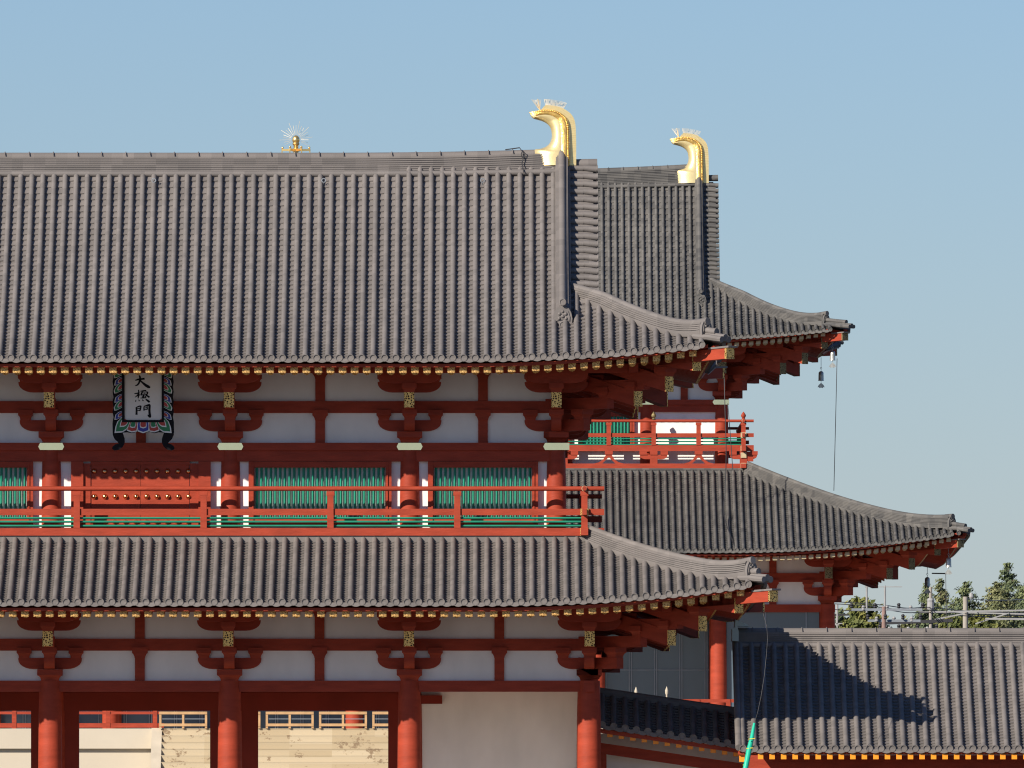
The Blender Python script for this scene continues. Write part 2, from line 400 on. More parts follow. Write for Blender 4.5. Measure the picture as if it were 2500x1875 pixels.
def corner_bracket(parent, k, red='red', gold='nose_gold', tips=((2.25, 1.16), (3.1, 1.54))):
    """diagonal members at a corner column; outward is (+x, -y)"""
    mb = MB(); D = Vector((1, -1, 0))
    mb.bar(D*-.2*k + Vector((0,0,.48*k)), D*.85*k + Vector((0,0,.48*k)), .26*k, .31*k)
    mb.bar(D*-.2*k + Vector((0,0,1.07*k)), D*1.5*k + Vector((0,0,1.07*k)), .26*k, .31*k)
    mb.bar(D*-.2*k + Vector((0,0,1.55*k)), D*2.5*k + Vector((0,0,1.55*k)), .24*k, .28*k)
    root = mb.build('corner_bracket', red, parent)
    for dd, zz in tips:
        t = MB(); t.bar(D*.1*k + Vector((0,0,(zz + .36*(dd - .1))*k)), D*dd*k + Vector((0,0,zz*k)), .30*k, .41*k, plumb=True); t.build('tail_rafter', red, root)
        c = MB(); c.bar(D*(dd - .004)*k + Vector((0,0,zz*k)), D*(dd + .02)*k + Vector((0,0,zz*k)), .31*k, .42*k); c.build('gilt_plate', gold, root)
        block_mb(.22, .27, k).build('bearing_block', red, root, (D.x*(dd - .1)*k, D.y*(dd - .1)*k, (zz + .2)*k), R(45), smooth=25)
    for dd, zz in ((.72, .64), (1.4, 1.22)):
        block_mb(.22, .28, k).build('bearing_block', red, root, (D.x*dd*k, D.y*dd*k, zz*k), R(45), smooth=25)
    return root

def frieze(root, A, Bp, cols, z0, k, upper_top, red='red'):
    """wall band above the columns: plaster, through beam, mid struts. cols = distances of the columns along the run"""
    T, L, ang = frame(A, Bp)
    th = MB(); th.T = T; th.box(-.4*k, L + .4*k, -.13*k, .13*k, z0 + .83*k, z0 + 1.16*k); th.build('through_beam', red, root)
    tp = MB(); tp.T = T; tp.box(-.3*k, L + .3*k, -.12*k, .12*k, upper_top - .22, upper_top); tp.build('wall_plate', red, root)
    for a, b in zip(cols[:-1], cols[1:]):
        p = MB(); p.T = T
        p.box(a, b, -.035, .06, z0, upper_top - .22); p.build('plaster_panel', 'white', root)
        mid = (a + b)/2; s = MB(); s.T = T @ Matrix.Translation((mid, 0, 0))
        for q0, q1 in ((z0, z0 + .63*k), (z0 + 1.16*k, upper_top - .47*k)):
            s.box(-.135*k, .135*k, -.11*k, .02, q0, q1)
            w, hh = .215*k, .29*k
            rows = [(.66, 0), (.70, .15), (.86, .38), (1, .46), (1, 1)]
            s.loft([[(-w*q, -.2*k, q1 + hh*z), (w*q, -.2*k, q1 + hh*z), (w*q, .0, q1 + hh*z), (-w*q, .0, q1 + hh*z)] for q, z in rows])
        s.build('strut', red, root)

def eaves(root, rf, root_x, in_frame, rsp, k, capmat, inset=.30, base_in=1.1, drop=.27, red='red', base_slope=.34, purlin=(2.13, None), capw=.20, caph=.175):
    """flying rafters with caps, round base rafters, fascia and boarding"""
    ln = 1.3*k
    pr = MB(); pr.loft([[(-capw/2, y, z - caph/2), (capw/2, y, z - caph/2), (capw/2, y, z + caph/2), (-capw/2, y, z + caph/2)] for y, z in ((0, 0), (ln, .2*ln))])
    proto = pr.build('rafter', red, root)
    cp = MB(); cp.box(-capw/2 - .004, capw/2 + .004, -.016, .03, -caph/2 - .004, caph/2 + .004, ); cp.build('end_cap', capmat, proto)
    first = True
    rest = MB(); rest.m = 0; base = MB()
    for face in 'FRLB':
        half = rf.ex if face in 'FB' else rf.ey
        i = math.ceil(-(half - .35)/rsp)
        ang = {'F': 0, 'R': R(90), 'B': R(180), 'L': R(-90)}[face]
        while i*rsp < half - .35:
            u = i*rsp; i += 1
            q = rf.corner(face, u); d = rf.d0(face, u) + inset
            p = rf.P(face, u, d); p.z = rf.ze + rf.lift(q, 0) - drop + rf.a*0
            sc = min(1, max(.15, (q + rf.F*rf.g(q) - inset - .1)/ln))
            if face == 'F' and in_frame[0] < u < in_frame[1]:
                if first: o = proto; first = False
                else: o = copy_tree(proto, root)
                o.location = p; o.scale = (1, sc, 1)
            elif face != 'B' or abs(u) < 1e9:
                rest.T = Matrix.Translation(p) @ Matrix.Rotation(ang, 4, 'Z') @ Matrix.Diagonal((1, sc, 1, 1))
                rest.loft([[(-capw/2, y, z - caph/2), (capw/2, y, z - caph/2), (capw/2, y, z + caph/2), (-capw/2, y, z + caph/2)] for y, z in ((0, 0), (ln, .2*ln))], m=0)
                rest.box(-capw/2 - .004, capw/2 + .004, -.016, .03, -caph/2 - .004, caph/2 + .004, m=1)
            dd = rf.d0(face, u) + base_in
            if q - dd > .25:
                e = min(q - .1, rf.dmax if rf.dmax else 6.0)
                p0 = rf.P(face, u, dd); p0.z = rf.ze + rf.lift(q, 0)*.92 - drop - .02
                p1 = rf.P(face, u, e); p1.z = p0.z + base_slope*(e - dd)
                base.tube([p0, p1], .1*k**.5, 8, m=0)
                base.tube([p0 + (p0 - p1).normalized()*.012, p0 + (p1 - p0).normalized()*.03], .103*k**.5, 8, m=1)
    tag(rest.build('rafter', [red, capmat], root), kind='stuff')
    tag(base.build('base_rafter', [red, capmat], root), kind='stuff')
    # fascia + boarding
    fa = MB(); bd = MB()
    for face in 'FRLB':
        half = rf.ex if face in 'FB' else rf.ey
        us = [half*(-1 + 2*t/60) for t in range(61)]
        s1, s2 = [], []
        rows = [[], [], []]
        out = {'F': Vector((0,-1,0)), 'B': Vector((0,1,0)), 'R': Vector((1,0,0)), 'L': Vector((-1,0,0))}[face]
        for u in us:
            q = rf.corner(face, u); d = rf.d0(face, u)
            uu = max(-half + .12, min(half - .12, u))
            p = rf.P(face, uu, d + .16); p.z = rf.ze + rf.lift(q, 0)
            zt, zb = p.z - .105 - .05*rf.F, p.z - .195 - .05*rf.F
            s1.append([Vector((p.x, p.y, zb)), Vector((p.x, p.y, zt)), Vector((p.x, p.y, zt)) - out*.16, Vector((p.x, p.y, zb)) - out*.16])
            e = min(max(q, .1), (rf.dmax if rf.dmax else 5.2)) 
            for r_, dq in zip(rows, (d + .2, min(d + base_in, max(q, d + .2)), max(e, d + .2))):
                pp = rf.P(face, u, dq); zz = rf.ze + rf.lift(q, 0) - drop + caph*.5 + .012
                if dq > d + base_in - .01 : zz += .2*(base_in - inset) + (base_slope)*(dq - d - base_in)
                else: zz += .2*(dq - d - inset)
                pp.z = min(zz, pp.z - .10); r_.append(pp)
        fa.loft(s1)
        n = len(us)
        bd.add(rows[0] + rows[1] + rows[2], [(j*n + i, j*n + i + 1, (j+1)*n + i + 1, (j+1)*n + i) for j in range(2) for i in range(n-1)])
    fa.build('eave_fascia', red, root); bd.build('eave_boarding', red, root)

def hip_rafters(root, rf, hx, hy, k, gold, sides, z_tip_drop, base_tip, fly_tip, cover='tile', red='red'):
    """corner rafters: lower one to base_tip, upper one to fly_tip (offset of each axis beyond the column)"""
    for sx, sy in sides:
        D = Vector((sx, sy, 0)); C = Vector((sx*hx, sy*hy, 0))
        zt = rf.ze + rf.L - z_tip_drop
        mb = MB(); mb.bar(C + Vector((0,0,zt - .12*k + .18*base_tip)), C + D*base_tip + Vector((0,0,zt - .12*k)), .30*k, .40*k, plumb=True)
        o = mb.build('corner_rafter', red, root)
        c = MB(); c.bar(C + D*(base_tip - .01) + Vector((0,0,zt - .12*k)), C + D*(base_tip + .02) + Vector((0,0,zt - .12*k)), .31*k, .41*k); c.build('gilt_plate', gold, o)
        mb = MB(); mb.bar(C + D*(base_tip - 1.0) + Vector((0,0,zt + .0)), C + D*fly_tip + Vector((0,0,zt + .13)), .30*k, .30*k, plumb=True)
        o = mb.build('corner_rafter', red, root)
        c = MB(); c.bar(C + D*(fly_tip - .02) + Vector((0,0,zt + .13)), C + D*(fly_tip + .03) + Vector((0,0,zt + .13)), .31*k, .31*k); c.build('gilt_plate', gold, o)
        c = MB(); c.bar(C + D*(fly_tip - .45) + Vector((0,0,zt + .27)), C + D*(fly_tip + .10) + Vector((0,0,zt + .31)), .36*k, .05); c.build('rafter_cover', cover, o)

def corner_ridge(root_roof, rf, d_top, d_end, mat, wd, layers, lh, cap, sides, curl=.14, dt_scale=.9, sink=0.0):
    for sx, sy in sides:
        path = []
        N = 26
        for i in range(N + 1):
            t = i/N; d = d_top + (d_end - d_top)*t
            up = .06 + curl*max(0, (t - .72)/.28)**2 - sink*max(0, 1 - t/.30)**1.3
            path.append(rf.hip(d, up, sx, sy))
        mb = MB(); hgt = ridge_sweep(mb, path, wd, layers, lh, cap)
        # small lower ridge running on to the corner, ending in upturned round tiles
        p2 = []
        for i in range(9):
            t = i/8; d = d_end + .2 + (-.22 - rf.F - d_end)*t; p2.append(rf.hip(d, .10 + .10*t*t, sx, sy))
        mb.tube(p2, .10, 10)
        p3 = [p + Vector((0,0,.17)) - Vector((sx, sy, 0))*.24 for p in p2]; mb.tube(p3, .10, 10)
        for side in (-1, 1):
            mb.tube([p + Vector((sx*side, -sy*side, 0))*.10 - Vector((0,0,.05)) for p in p2], .09, 8)
        # barrel cover crossing the end
        e = path[-1]; dirv = (path[-1] - path[-2]).normalized()
        mb.tube([e + Vector((0,0,hgt - cap*1.0)) - dirv*.35, e + Vector((0,0,hgt - cap*.9)) + dirv*.12], cap*1.12, 12)
        o = mb.build('corner_ridge', mat, root_roof, smooth=40)
        dt = demon_tile(dt_scale*.80, False); m = dt.build('ridge_end_tile', mat, root_roof, e + dirv*.03 + Vector((0,0,-.10)), math.atan2(sx, -sy) if False else (math.atan2(sy, sx) + R(90)), smooth=35)

# gilded owl-tail ornament -------------------------------------------------------------
SHIBI = [((235,1270),(945,1270)),((235,1130),(945,1200)),((235,1005),(945,1120)),((330,985),(945,1060)),((430,950),(945,990)),((500,885),(945,900)),
 ((530,800),(943,800)),((532,720),(940,680)),((515,640),(930,560)),((480,585),(905,470)),((430,545),(860,400)),((370,515),(790,340)),
 ((320,500),(700,290)),((280,490),(600,262)),((250,482),(500,250)),((225,474),(420,248)),((216,468),(392,305)),((206,462),(330,332)),((185,435),(230,350)),((160,385),(150,365))]
def densify(prs, n):
    out = []
    for i in range(len(prs) - 1):
        p0, p1, p2, p3 = prs[max(i-1,0)], prs[i], prs[i+1], prs[min(i+2, len(prs)-1)]
        for j in range(n):
            t = j/n
            cr = lambda a, b, c, d: .5*(2*b + (c - a)*t + (2*a - 5*b + 4*c - d)*t*t + (3*b - a - 3*c + d)*t**3)
            out.append(tuple(tuple(cr(p0[e][q], p1[e][q], p2[e][q], p3[e][q]) for q in (0, 1)) for e in (0, 1)))
    out.append(prs[-1]); return out
def ridge_ornament(root, loc, sc, mirror=1):
    """sc = metres per outline unit; loc = foot of the ornament (outer bottom corner)"""
    prs = densify(SHIBI, 3); nfin = 3*15
    c = lambda p: ((p[0] - 945)*sc*mirror, (1270 - p[1])*sc)
    body = MB(); bead = MB(); scroll = MB(); fin = MB()
    secsL, secF, secB, secS = [], [], [], []
    U0 = .40*(sc/.00167); beads = []
    for i, (I, O) in enumerate(prs):
        U = U0*(1 - .52*min(1, i/30))
        I, O = Vector(c(I)), Vector(c(O)); L = (I - O).length; dr = (I - O).normalized()
        fw = 112*sc if i <= nfin else max(0, 112*sc*(1 - (i - nfin)/5.0))
        fw = min(fw, L*.5); bw = min(50*sc, (L - fw)*.28); sw = min(88*sc, (L - fw)*.42)
        P = lambda q, y: (loc[0] + (O + dr*q).x, loc[1] + y, loc[2] + (O + dr*q).y)
        rem = L - fw - bw - sw; tk = U*(min(1, L/(300*sc)))
        ths = [(fw + bw + sw, .93), (fw + bw + sw + rem*.35, .98), (fw + bw + sw + rem*.6, .86), (fw + bw + sw + rem*.82, .62), (fw + bw + sw + rem*.95, .34), (L, .10)]
        ring = [P(q, -t*tk) for q, t in ths] + [P(q, t*tk) for q, t in reversed(ths)]
        secsL.append(ring)
        secS.append([P(fw + bw, -1.02*tk), P(fw + bw + sw*.5, -1.09*tk), P(fw + bw + sw + .004, -.98*tk), P(fw + bw + sw + .004, .98*tk), P(fw + bw + sw*.5, 1.09*tk), P(fw + bw, 1.02*tk)])
        secB.append([P(max(fw, .001), -.92*tk), P(fw + bw + .003, -.92*tk), P(fw + bw + .003, .92*tk), P(max(fw, .001), .92*tk)])
        if bw > .02: beads.append((P(fw + bw*.5, -.93*tk), bw*.40, i))
        if i <= nfin:
            secF.append((P(0, 0), P(fw - .004, 0), U))
    body.loft(secsL); scroll.loft(secS); bead.loft(secB)
    for i in range(len(beads) - 1):
        a, b = Vector(beads[i][0]), Vector(beads[i+1][0]); nn = max(1, int((a - b).length/(beads[i][1]*2.1)))
        for j in range(nn): bead.ball(a.lerp(b, j/nn), beads[i][1], 8)
    # fins: one slab per feather, with fine open joints
    pts = secF; acc = []
    for i in range(0, len(pts) - 1):
        (o0, f0, t0), (o1, f1, t1) = pts[i], pts[i+1]
        nn = max(1, int(round((Vector(o0) - Vector(o1)).length/(.075*sc/.00167))))
        for j in range(nn):
            a, b = (j + .04)/nn, (j + .955)/nn
            oa, ob = Vector(o0).lerp(Vector(o1), a), Vector(o0).lerp(Vector(o1), b); fa_, fb = Vector(f0).lerp(Vector(f1), a), Vector(f0).lerp(Vector(f1), b)
            y = Vector((0, t0*.60, 0))
            fin.add([oa - y, ob - y, fb - y, fa_ - y, oa + y, ob + y, fb + y, fa_ + y], [(0,1,2,3),(7,6,5,4),(0,4,5,1),(1,5,6,2),(2,6,7,3),(3,7,4,0)])
        y = Vector((0, t0*.55, 0)); fin.add([Vector(o0)*.97+Vector(f0)*.03 - y, Vector(o1)*.97+Vector(f1)*.03 - y, Vector(f1) - y, Vector(f0) - y, Vector(o0)*.97+Vector(f0)*.03 + y, Vector(o1)*.97+Vector(f1)*.03 + y, Vector(f1) + y, Vector(f0) + y], [(0,1,2,3),(7,6,5,4),(0,4,5,1),(1,5,6,2),(2,6,7,3),(3,7,4,0)], m=1)
    o = body.build('ridge_ornament', 'gold_pale', root, smooth=60)
    scroll.build('scroll_band', 'gold_relief', o, smooth=60); bead.build('bead_band', 'gold_relief', o, smooth=50); fin.build('feather_fin', ['gold_pale', 'gold_relief'], o)
    sp = MB()
    for k in range(22):
        t = k/21; x0 = 430 + 300*t; y0 = 255 + 45*t*t
        sp.tube([(loc[0] + (x0 - 945)*sc*mirror, loc[1], loc[2] + (1270 - y0)*sc), (loc[0] + (x0 - 945 - 25 + 80*t)*sc*mirror, loc[1] + random.uniform(-.1, .1), loc[2] + (1270 - y0 + 115 - 20*t)*sc)], .0075, 4)
    for k in range(9):
        t = k/8; sp.tube([(loc[0] + (325 - 945)*sc*mirror, loc[1], loc[2] + (1270 - 325)*sc), (loc[0] + (190 + 160*t - 945)*sc*mirror, loc[1] + random.uniform(-.15, .15), loc[2] + (1270 - 150)*sc)], .006, 4)
    sp.tube([(loc[0] + (335 - 945)*sc*mirror, loc[1], loc[2] + (1270 - 325)*sc), (loc[0] + (292 - 945)*sc*mirror, loc[1], loc[2] + (1270 - 140)*sc)], .016, 5)
    sp.build('bird_spikes', 'spike', o)
    return o

def gable_roof_tiles(root, rf, mat, off, course, ridge_layers, ridge_lh, cap, ridge_rise, dd_len, kname='upper_roof', rib_sp_v=.33, ridge_drop=.02):
    mb = MB()
    for f in 'FRLB': tile_slope(mb, rf, f, off if f == 'F' else .1, course=course, dtop=.45 if f in 'FB' else 0)
    # verge strips: short barrels laid sideways outside the descending ridges
    for sx in (-1, 1):
        for face in 'FB':
            sgn = 1 if face == 'F' else -1
            d = rf.ex - rf.xk - .15; ds = []
            while d < rf.ey - .12:
                ds.append(d); sl = rf.a + 2*rf.b*d; d += rib_sp_v/math.sqrt(1 + sl*sl)
            for i, d in enumerate(ds):
                xl = rf.xd - .1; q = []
                p0 = rf.P('F', sx*xl, d); p1 = rf.P('F', sx*(rf.xk - .02), d)
                z = rf.ze + rf.h(d); y = sgn*(-rf.ey + d); sl = rf.a + 2*rf.b*d; nv = Vector((0, -sgn*sl, 1)).normalized()
                mid = rf.xk - .38
                for xa, xb, r0, r1 in ((xl, mid, .085, .085), (mid, rf.xk, .085, .098)):
                    mb.tube([(sx*xa, y, z + .045) , (sx*xb, y, z + .03 - .02*(xb > mid + .1))], [r0, r1], 9)
                mb.lathe([(.1, 0), (.104, .03), (.08, .034), (.076, .015), (.001, .015)], (sx*rf.xk - (0 if sx > 0 else .03), y, z + .02), 12, 'x')
                if i < len(ds) - 1:
                    d2 = ds[i+1]; y2 = sgn*(-rf.ey + d2); z2 = rf.ze + rf.h(d2)
                    for xa, xb, h0, h1 in ((xl, mid - .1, .03, -.01), (mid - .1, mid + .18, .0, -.03), (mid + .18, rf.xk - .1, -.02, -.05)):
                        mb.add([(sx*xa, y, z + h0), (sx*xb, y, z + h1), (sx*xb, y2, z2 + h1), (sx*xa, y2, z2 + h0),
                                (sx*xa, y, z + h0 - .06), (sx*xb, y, z + h1 - .06), (sx*xb, y2, z2 + h1 - .06), (sx*xa, y2, z2 + h0 - .06)],
                               [(0,1,2,3),(4,7,6,5),(1,5,6,2),(0,4,5,1)])
    roof = mb.build(kname, mat, root, smooth=45)
    # main ridge
    zr = rf.ze + rf.h(rf.ey) - ridge_drop
    xs = [rf.xd*(-1 + 2*i/80) for i in range(81)]
    rise = lambda x: ridge_rise*max(0, (abs(x)/rf.xd - .45)/.55)**2
    r = MB(); r.tube([(x, -.40, zr - .33 + rise(x)*.6) for x in xs], .085, 10); r.tube([(x, .40, zr - .33 + rise(x)*.6) for x in xs], .085, 10)
    hgt = ridge_sweep(r, [(x, 0, zr - .30 + rise(x)) for x in xs], .33, ridge_layers, ridge_lh, cap)
    x = -rf.xd + .3
    while x < rf.xd - 1:
        r.tube([(x, 0 + .17*math.cos(t), zr - .30 + rise(x) + hgt - cap + cap*1.18*math.sin(t)) for t in [math.pi*q/8 for q in range(9)]], .016, 5); x += .68
    ridge_o = r.build('main_ridge', mat, roof, smooth=40)
    for sx in (-1, 1):
        v = MB(); v.tube([(sx*(rf.xd - .1), 0, zr - .16 + rise(rf.xd)), (sx*(rf.xk + .02), 0, zr - .14 + rise(rf.xd))], .15, 12); v.build('verge_ridge', mat, roof, smooth=40)
        for sg in (1, -1):
            pth = []
            dend = rf.ex - rf.xd - dd_len
            for i in range(24):
                d = rf.ey - .02 + (dend - rf.ey)*i/23; p = rf.P('F', sx*rf.xd, d, .03); pth.append(Vector((p.x, sg*p.y, p.z)))
            dm = MB(); ridge_sweep(dm, pth, .18, 5, .078, .10)
            dm.tube([p + Vector((sx*.19, 0, .11)) for p in pth], .05, 8)
            dm.build('descending_ridge', mat, roof, smooth=40)
            e = pth[-1]; demon_tile(.95).build('ridge_end_tile', mat, roof, (e.x, e.y - sg*.06, e.z - .13), 0 if sg > 0 else math.pi, smooth=35)
    return roof, zr, rise, hgt

def gable_ends(root, rf, red='red_dark'):
    for sx in (-1, 1):
        xg = rf.xd - .45; db = rf.ex - rf.xd; zb = rf.ze + rf.h(db)
        n = 14; pts = []
        for i in range(n + 1):
            d = db + (rf.ey - db)*i/n; pts.append((d - rf.ey, rf.ze + rf.h(d) - .14))
        poly = pts + [(-a, b) for a, b in reversed(pts[:-1])]
        mb = MB(); mb.T = Matrix.Translation((sx*xg, 0, 0)) @ Matrix.Rotation(R(90), 4, 'Z'); mb.prism(poly, -.06, .06); mb.build('gable_wall', 'white', root)
        bb = MB()
        for sg in (1, -1):
            secs = []
            for a, b in pts: secs.append([(sx*(rf.xk - .22), sg*a, b - .06), (sx*(rf.xk - .22), sg*a, b - .42), (sx*(rf.xk - .32), sg*a, b - .42), (sx*(rf.xk - .32), sg*a, b - .06)])
            bb.loft(secs)
            us = [[(sx*xg, sg*a, b - .05), (sx*(rf.xk - .2), sg*a, b - .05)] for a, b in pts]; bb.loft(us, closed=False)
        bb.build('bargeboard', red, root)

def column_part(root, x, y, r, z0, z1, red='red'):
    mb = MB(); mb.lathe([(r*1.0, 0), (r*1.01, (z1 - z0)*.4), (r*.96, (z1 - z0)*.8), (r*.90, z1 - z0)], (0, 0, 0), 28)
    return mb.build('column', red, root, (x, y, z0), smooth=40)

# ====================================================================== THE GATE
GX, GY = -10.32, 4.985
gate = empty('palace_gate', (GX, GY, 0), 'large two storey vermilion gate in front, with the name plaque under its upper eave', 'gate')
LX = [-12.46, -7.475, -2.49, 2.49, 7.475, 12.46]; LHY = 4.985
UX = [-11.55, -7.475, -2.49, 2.49, 7.475, 11.55]; UHY = 4.07
ZL, ZU = 5.19, 11.81                                   # undersides of the big bracket blocks
low = Roof(16.95, 9.485, 7.27, .335, .0115, .62, 7.5, .35, dmax=4.66)
upp = Roof(15.83, 8.37, 14.0, .3825, .0373, .52, 7.5, .34, xd=11.72, xk=12.70)

# stone base and floor slab
p = MB(); p.box(-15, 15, -7.4, 7.4, 0, 1.0); p.box(-15.1, 15.1, -7.5, 7.5, .82, 1.003); p.build('podium', 'stone', gate)
# lower storey
for yy in (-LHY, 0, LHY):
    for x in LX: column_part(gate, x, yy, .33, 1.0, ZL)
proto = bracket_proto(gate, 1.0); first = True
def put_bracket(pr, root, x, y, z, rz, state=[]):
    global first
    if first: o = pr; first = False
    else: o = copy_tree(pr, root)
    o.location = (x, y, z); o.rotation_euler = (0, 0, rz); return o
for xs, hy, z in ((LX, LHY, ZL), (UX, UHY, ZU)):
    for x in xs: put_bracket(proto, gate, x, -hy, z, 0)
    for x in xs: put_bracket(proto, gate, x, hy, z, math.pi)
    for yy in (-hy, 0, hy):
        put_bracket(proto, gate, xs[-1], yy, z, R(90)); put_bracket(proto, gate, xs[0], yy, z, R(-90))
cpro = corner_bracket(gate, 1.0)
cpro.location = (LX[-1], -LHY, ZL)
for x, y, z, rz in ((UX[-1], -UHY, ZU, 0), (LX[-1], LHY, ZL, R(90)), (UX[-1], UHY, ZU, R(90)), (LX[0], -LHY, ZL, R(-90)), (UX[0], -UHY, ZU, R(-90))):
    o = copy_tree(cpro, gate); o.location = (x, y, z); o.rotation_euler = (0, 0, rz)
for xs, hy, z, top in ((LX, LHY, ZL, ZL + 2.25), (UX, UHY, ZU, ZU + 2.25)):
    hx = xs[-1]
    frieze(gate, (-hx, -hy), (hx, -hy), [x + hx for x in xs], z, 1.0, top)
    frieze(gate, (hx, -hy), (hx, hy), [0, hy, 2*hy], z, 1.0, top)
    frieze(gate, (-hx, hy), (-hx, -hy), [0, hy, 2*hy], z, 1.0, top)
    frieze(gate, (hx, hy), (-hx, hy), [hx - x for x in reversed(xs)], z, 1.0, top)
    # eave purlins on the outermost arms
    for sg in (-1, 1):
        b = MB(); b.box(-hx - 2.7, hx + 2.7, sg*(hy + 2.13) - .13, sg*(hy + 2.13) + .13, z + 1.88, z + 2.13); b.build('eave_purlin', 'red', gate)
        b = MB(); b.box(sg*(hx + 2.13) - .13, sg*(hx + 2.13) + .13, -hy - 2.7, hy + 2.7, z + 1.883, z + 2.127); b.build('eave_purlin', 'red', gate)
# lower tie beams
for yy in (-LHY, LHY):
    b = MB(); b.box(-LX[-1] - .45, LX[-1] + .2, yy - .15, yy + .15, 4.88, 5.187); b.build('tie_beam', 'red', gate)
for xx in (LX[0], LX[-1]):
    b = MB(); b.box(xx - .15, xx + .15, -LHY - .42, LHY + .42, 4.883, 5.184); b.build('tie_beam', 'red', gate)
b = MB(); b.box(LX[0], LX[-1], -.25, .25, 4.92, 5.16); b.build('tie_beam', 'red', gate)
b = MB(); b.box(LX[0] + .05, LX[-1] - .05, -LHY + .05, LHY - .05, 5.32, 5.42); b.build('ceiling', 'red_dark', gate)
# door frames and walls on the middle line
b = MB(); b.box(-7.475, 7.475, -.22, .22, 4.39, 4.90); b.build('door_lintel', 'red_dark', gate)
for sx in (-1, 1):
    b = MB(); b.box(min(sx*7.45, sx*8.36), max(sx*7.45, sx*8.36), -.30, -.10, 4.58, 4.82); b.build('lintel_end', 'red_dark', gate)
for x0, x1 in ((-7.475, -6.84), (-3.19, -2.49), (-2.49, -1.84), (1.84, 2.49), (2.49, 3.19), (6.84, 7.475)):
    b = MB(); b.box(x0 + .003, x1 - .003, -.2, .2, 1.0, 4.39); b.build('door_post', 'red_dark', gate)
for x0, x1 in ((-12.46, -7.475), (7.475, 12.46)):
    b = MB(); b.box(x0, x1, -.05, .07, 1.0, 4.92); b.build('plaster_wall', 'white', gate)
for xx in (-12.46, 12.46):
    for y0, y1 in ((0, LHY), (-LHY, 0)):
        b = MB(); b.box(xx - .05, xx + .05, y0, y1, 1.0, 4.88); b.build('plaster_wall', 'white', gate)
# lower roof
mb = MB()
for f in 'FRLB': tile_slope(mb, low, f, -.15*SP + .012 if f == 'F' else .07, course=.18)
lroof = mb.build('lower_roof', 'tile', gate, smooth=45)
BX, BY = 12.33, 4.85
c = MB()
zt = low.ze + low.h(low.dmax)
for x0, x1, y0, y1 in ((-BX-.05, BX+.05, -BY-.05, -BY+.2), (-BX-.05, BX+.05, BY-.2, BY+.05), (BX-.2, BX+.05, -BY+.2, BY-.2), (-BX-.05, -BX+.2, -BY+.2, BY-.2)):
    c.box(x0, x1, y0, y1, zt - .1, zt + .12); c.box(x0-.03, x1+.03, y0-.03, y1+.03, zt + .12, zt + .19)
c.build('flashing_course', 'tile', lroof)
corner_ridge(lroof, low, 4.45, .10, 'tile', .19, 6, .052, .095, [(1, -1), (-1, -1), (1, 1), (-1, 1)], curl=.16)
eaves(gate, low, GX, (-4.2, 17), .3385, 1.0, 'cap_gold', caph=.175)
hip_rafters(gate, low, 12.46, 4.985, 1.0, 'nose_gold', [(1, -1), (-1, -1), (1, 1), (-1, 1)], .56, 4.08, 5.0)

# upper storey -------------------------------------------------------------------
ZF = 9.25
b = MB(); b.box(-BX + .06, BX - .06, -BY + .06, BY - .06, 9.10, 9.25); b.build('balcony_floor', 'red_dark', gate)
for x in UX:
    for yy in (-UHY, UHY): column_part(gate, x, yy, .275, ZF, 11.60)
for x in (UX[0], UX[-1]): column_part(gate, x, 0, .275, ZF, 11.60)
for sg in (-1, 1):
    b = MB(); b.box(-11.9, 11.9, sg*UHY - .26, sg*UHY + .26, 11.60, 11.808); b.build('plate_beam', 'red', gate)
    b = MB(); b.box(sg*11.55 - .26, sg*11.55 + .26, -UHY + .26, UHY - .26, 11.602, 11.806); b.build('plate_beam', 'red', gate)
    b = MB(); b.box(-11.55, 11.55, sg*UHY - .17, sg*UHY + .17, 11.29, 11.60); b.build('tie_beam', 'red', gate)
    b = MB(); b.box(sg*11.55 - .17, sg*11.55 + .17, -UHY, UHY, 11.292, 11.598); b.build('tie_beam', 'red', gate)
    b = MB(); b.box(sg*11.55 - .05, sg*11.55 + .05, -UHY, UHY, ZF, 11.29); b.build('plaster_wall', 'white', gate)
for i, x in enumerate(UX):          # gilt bands on the plate beam over each column
    m = MB(); hw = .36; x1 = x + (hw if i < 5 else .365); x0 = x - (hw if i > 0 else .365)
    poly = [(x0, 11.70), (x0 + .05, 11.607), (x1 - .05, 11.607), (x1, 11.70), (x1 - .05, 11.803), (x0 + .05, 11.803)]
    if i == 5: poly = [(x0, 11.70), (x0 + .05, 11.607), (x1, 11.607), (x1, 11.803), (x0 + .05, 11.803)]
    m.prism(poly, -UHY - .275, -UHY - .255); m.build('gilt_band', 'cream_plate', gate)
yw = -UHY
def window(root, x0, x1, z0, z1, yw, fr, bsp, bar, red='red', depth=.2):
    f = MB(); f.box(x0, x0 + fr, yw - depth, yw + .02, z0, z1); f.box(x1 - fr, x1, yw - depth, yw + .02, z0, z1)
    f.box(x0 + fr, x1 - fr, yw - depth + .004, yw + .02, z1 - fr, z1 - .003); f.box(x0 + fr, x1 - fr, yw - depth + .004, yw + .02, z0, z0 + fr*1.3)
    for xx in (x0 + fr*.72, x1 - fr*.72):      # inner reveal
        f.box(xx - .02, xx + .02, yw - depth - .03, yw - depth + .001, z0 + .003, z1 - .003)
    o = f.build('lattice_window', red, root)
    l = MB(); n = int(round((x1 - x0 - 2*fr)/bsp))
    for i in range(n):
        xc = x0 + fr + (i + .5)*(x1 - x0 - 2*fr)/n
        l.loft([[(xc - bar, yw - .10, z), (xc, yw - .10 - bar, z), (xc + bar, yw - .10, z), (xc, yw - .10 + bar, z)] for z in (z0 + fr, z1 - fr)])
    l.build('lattice', 'green', o)
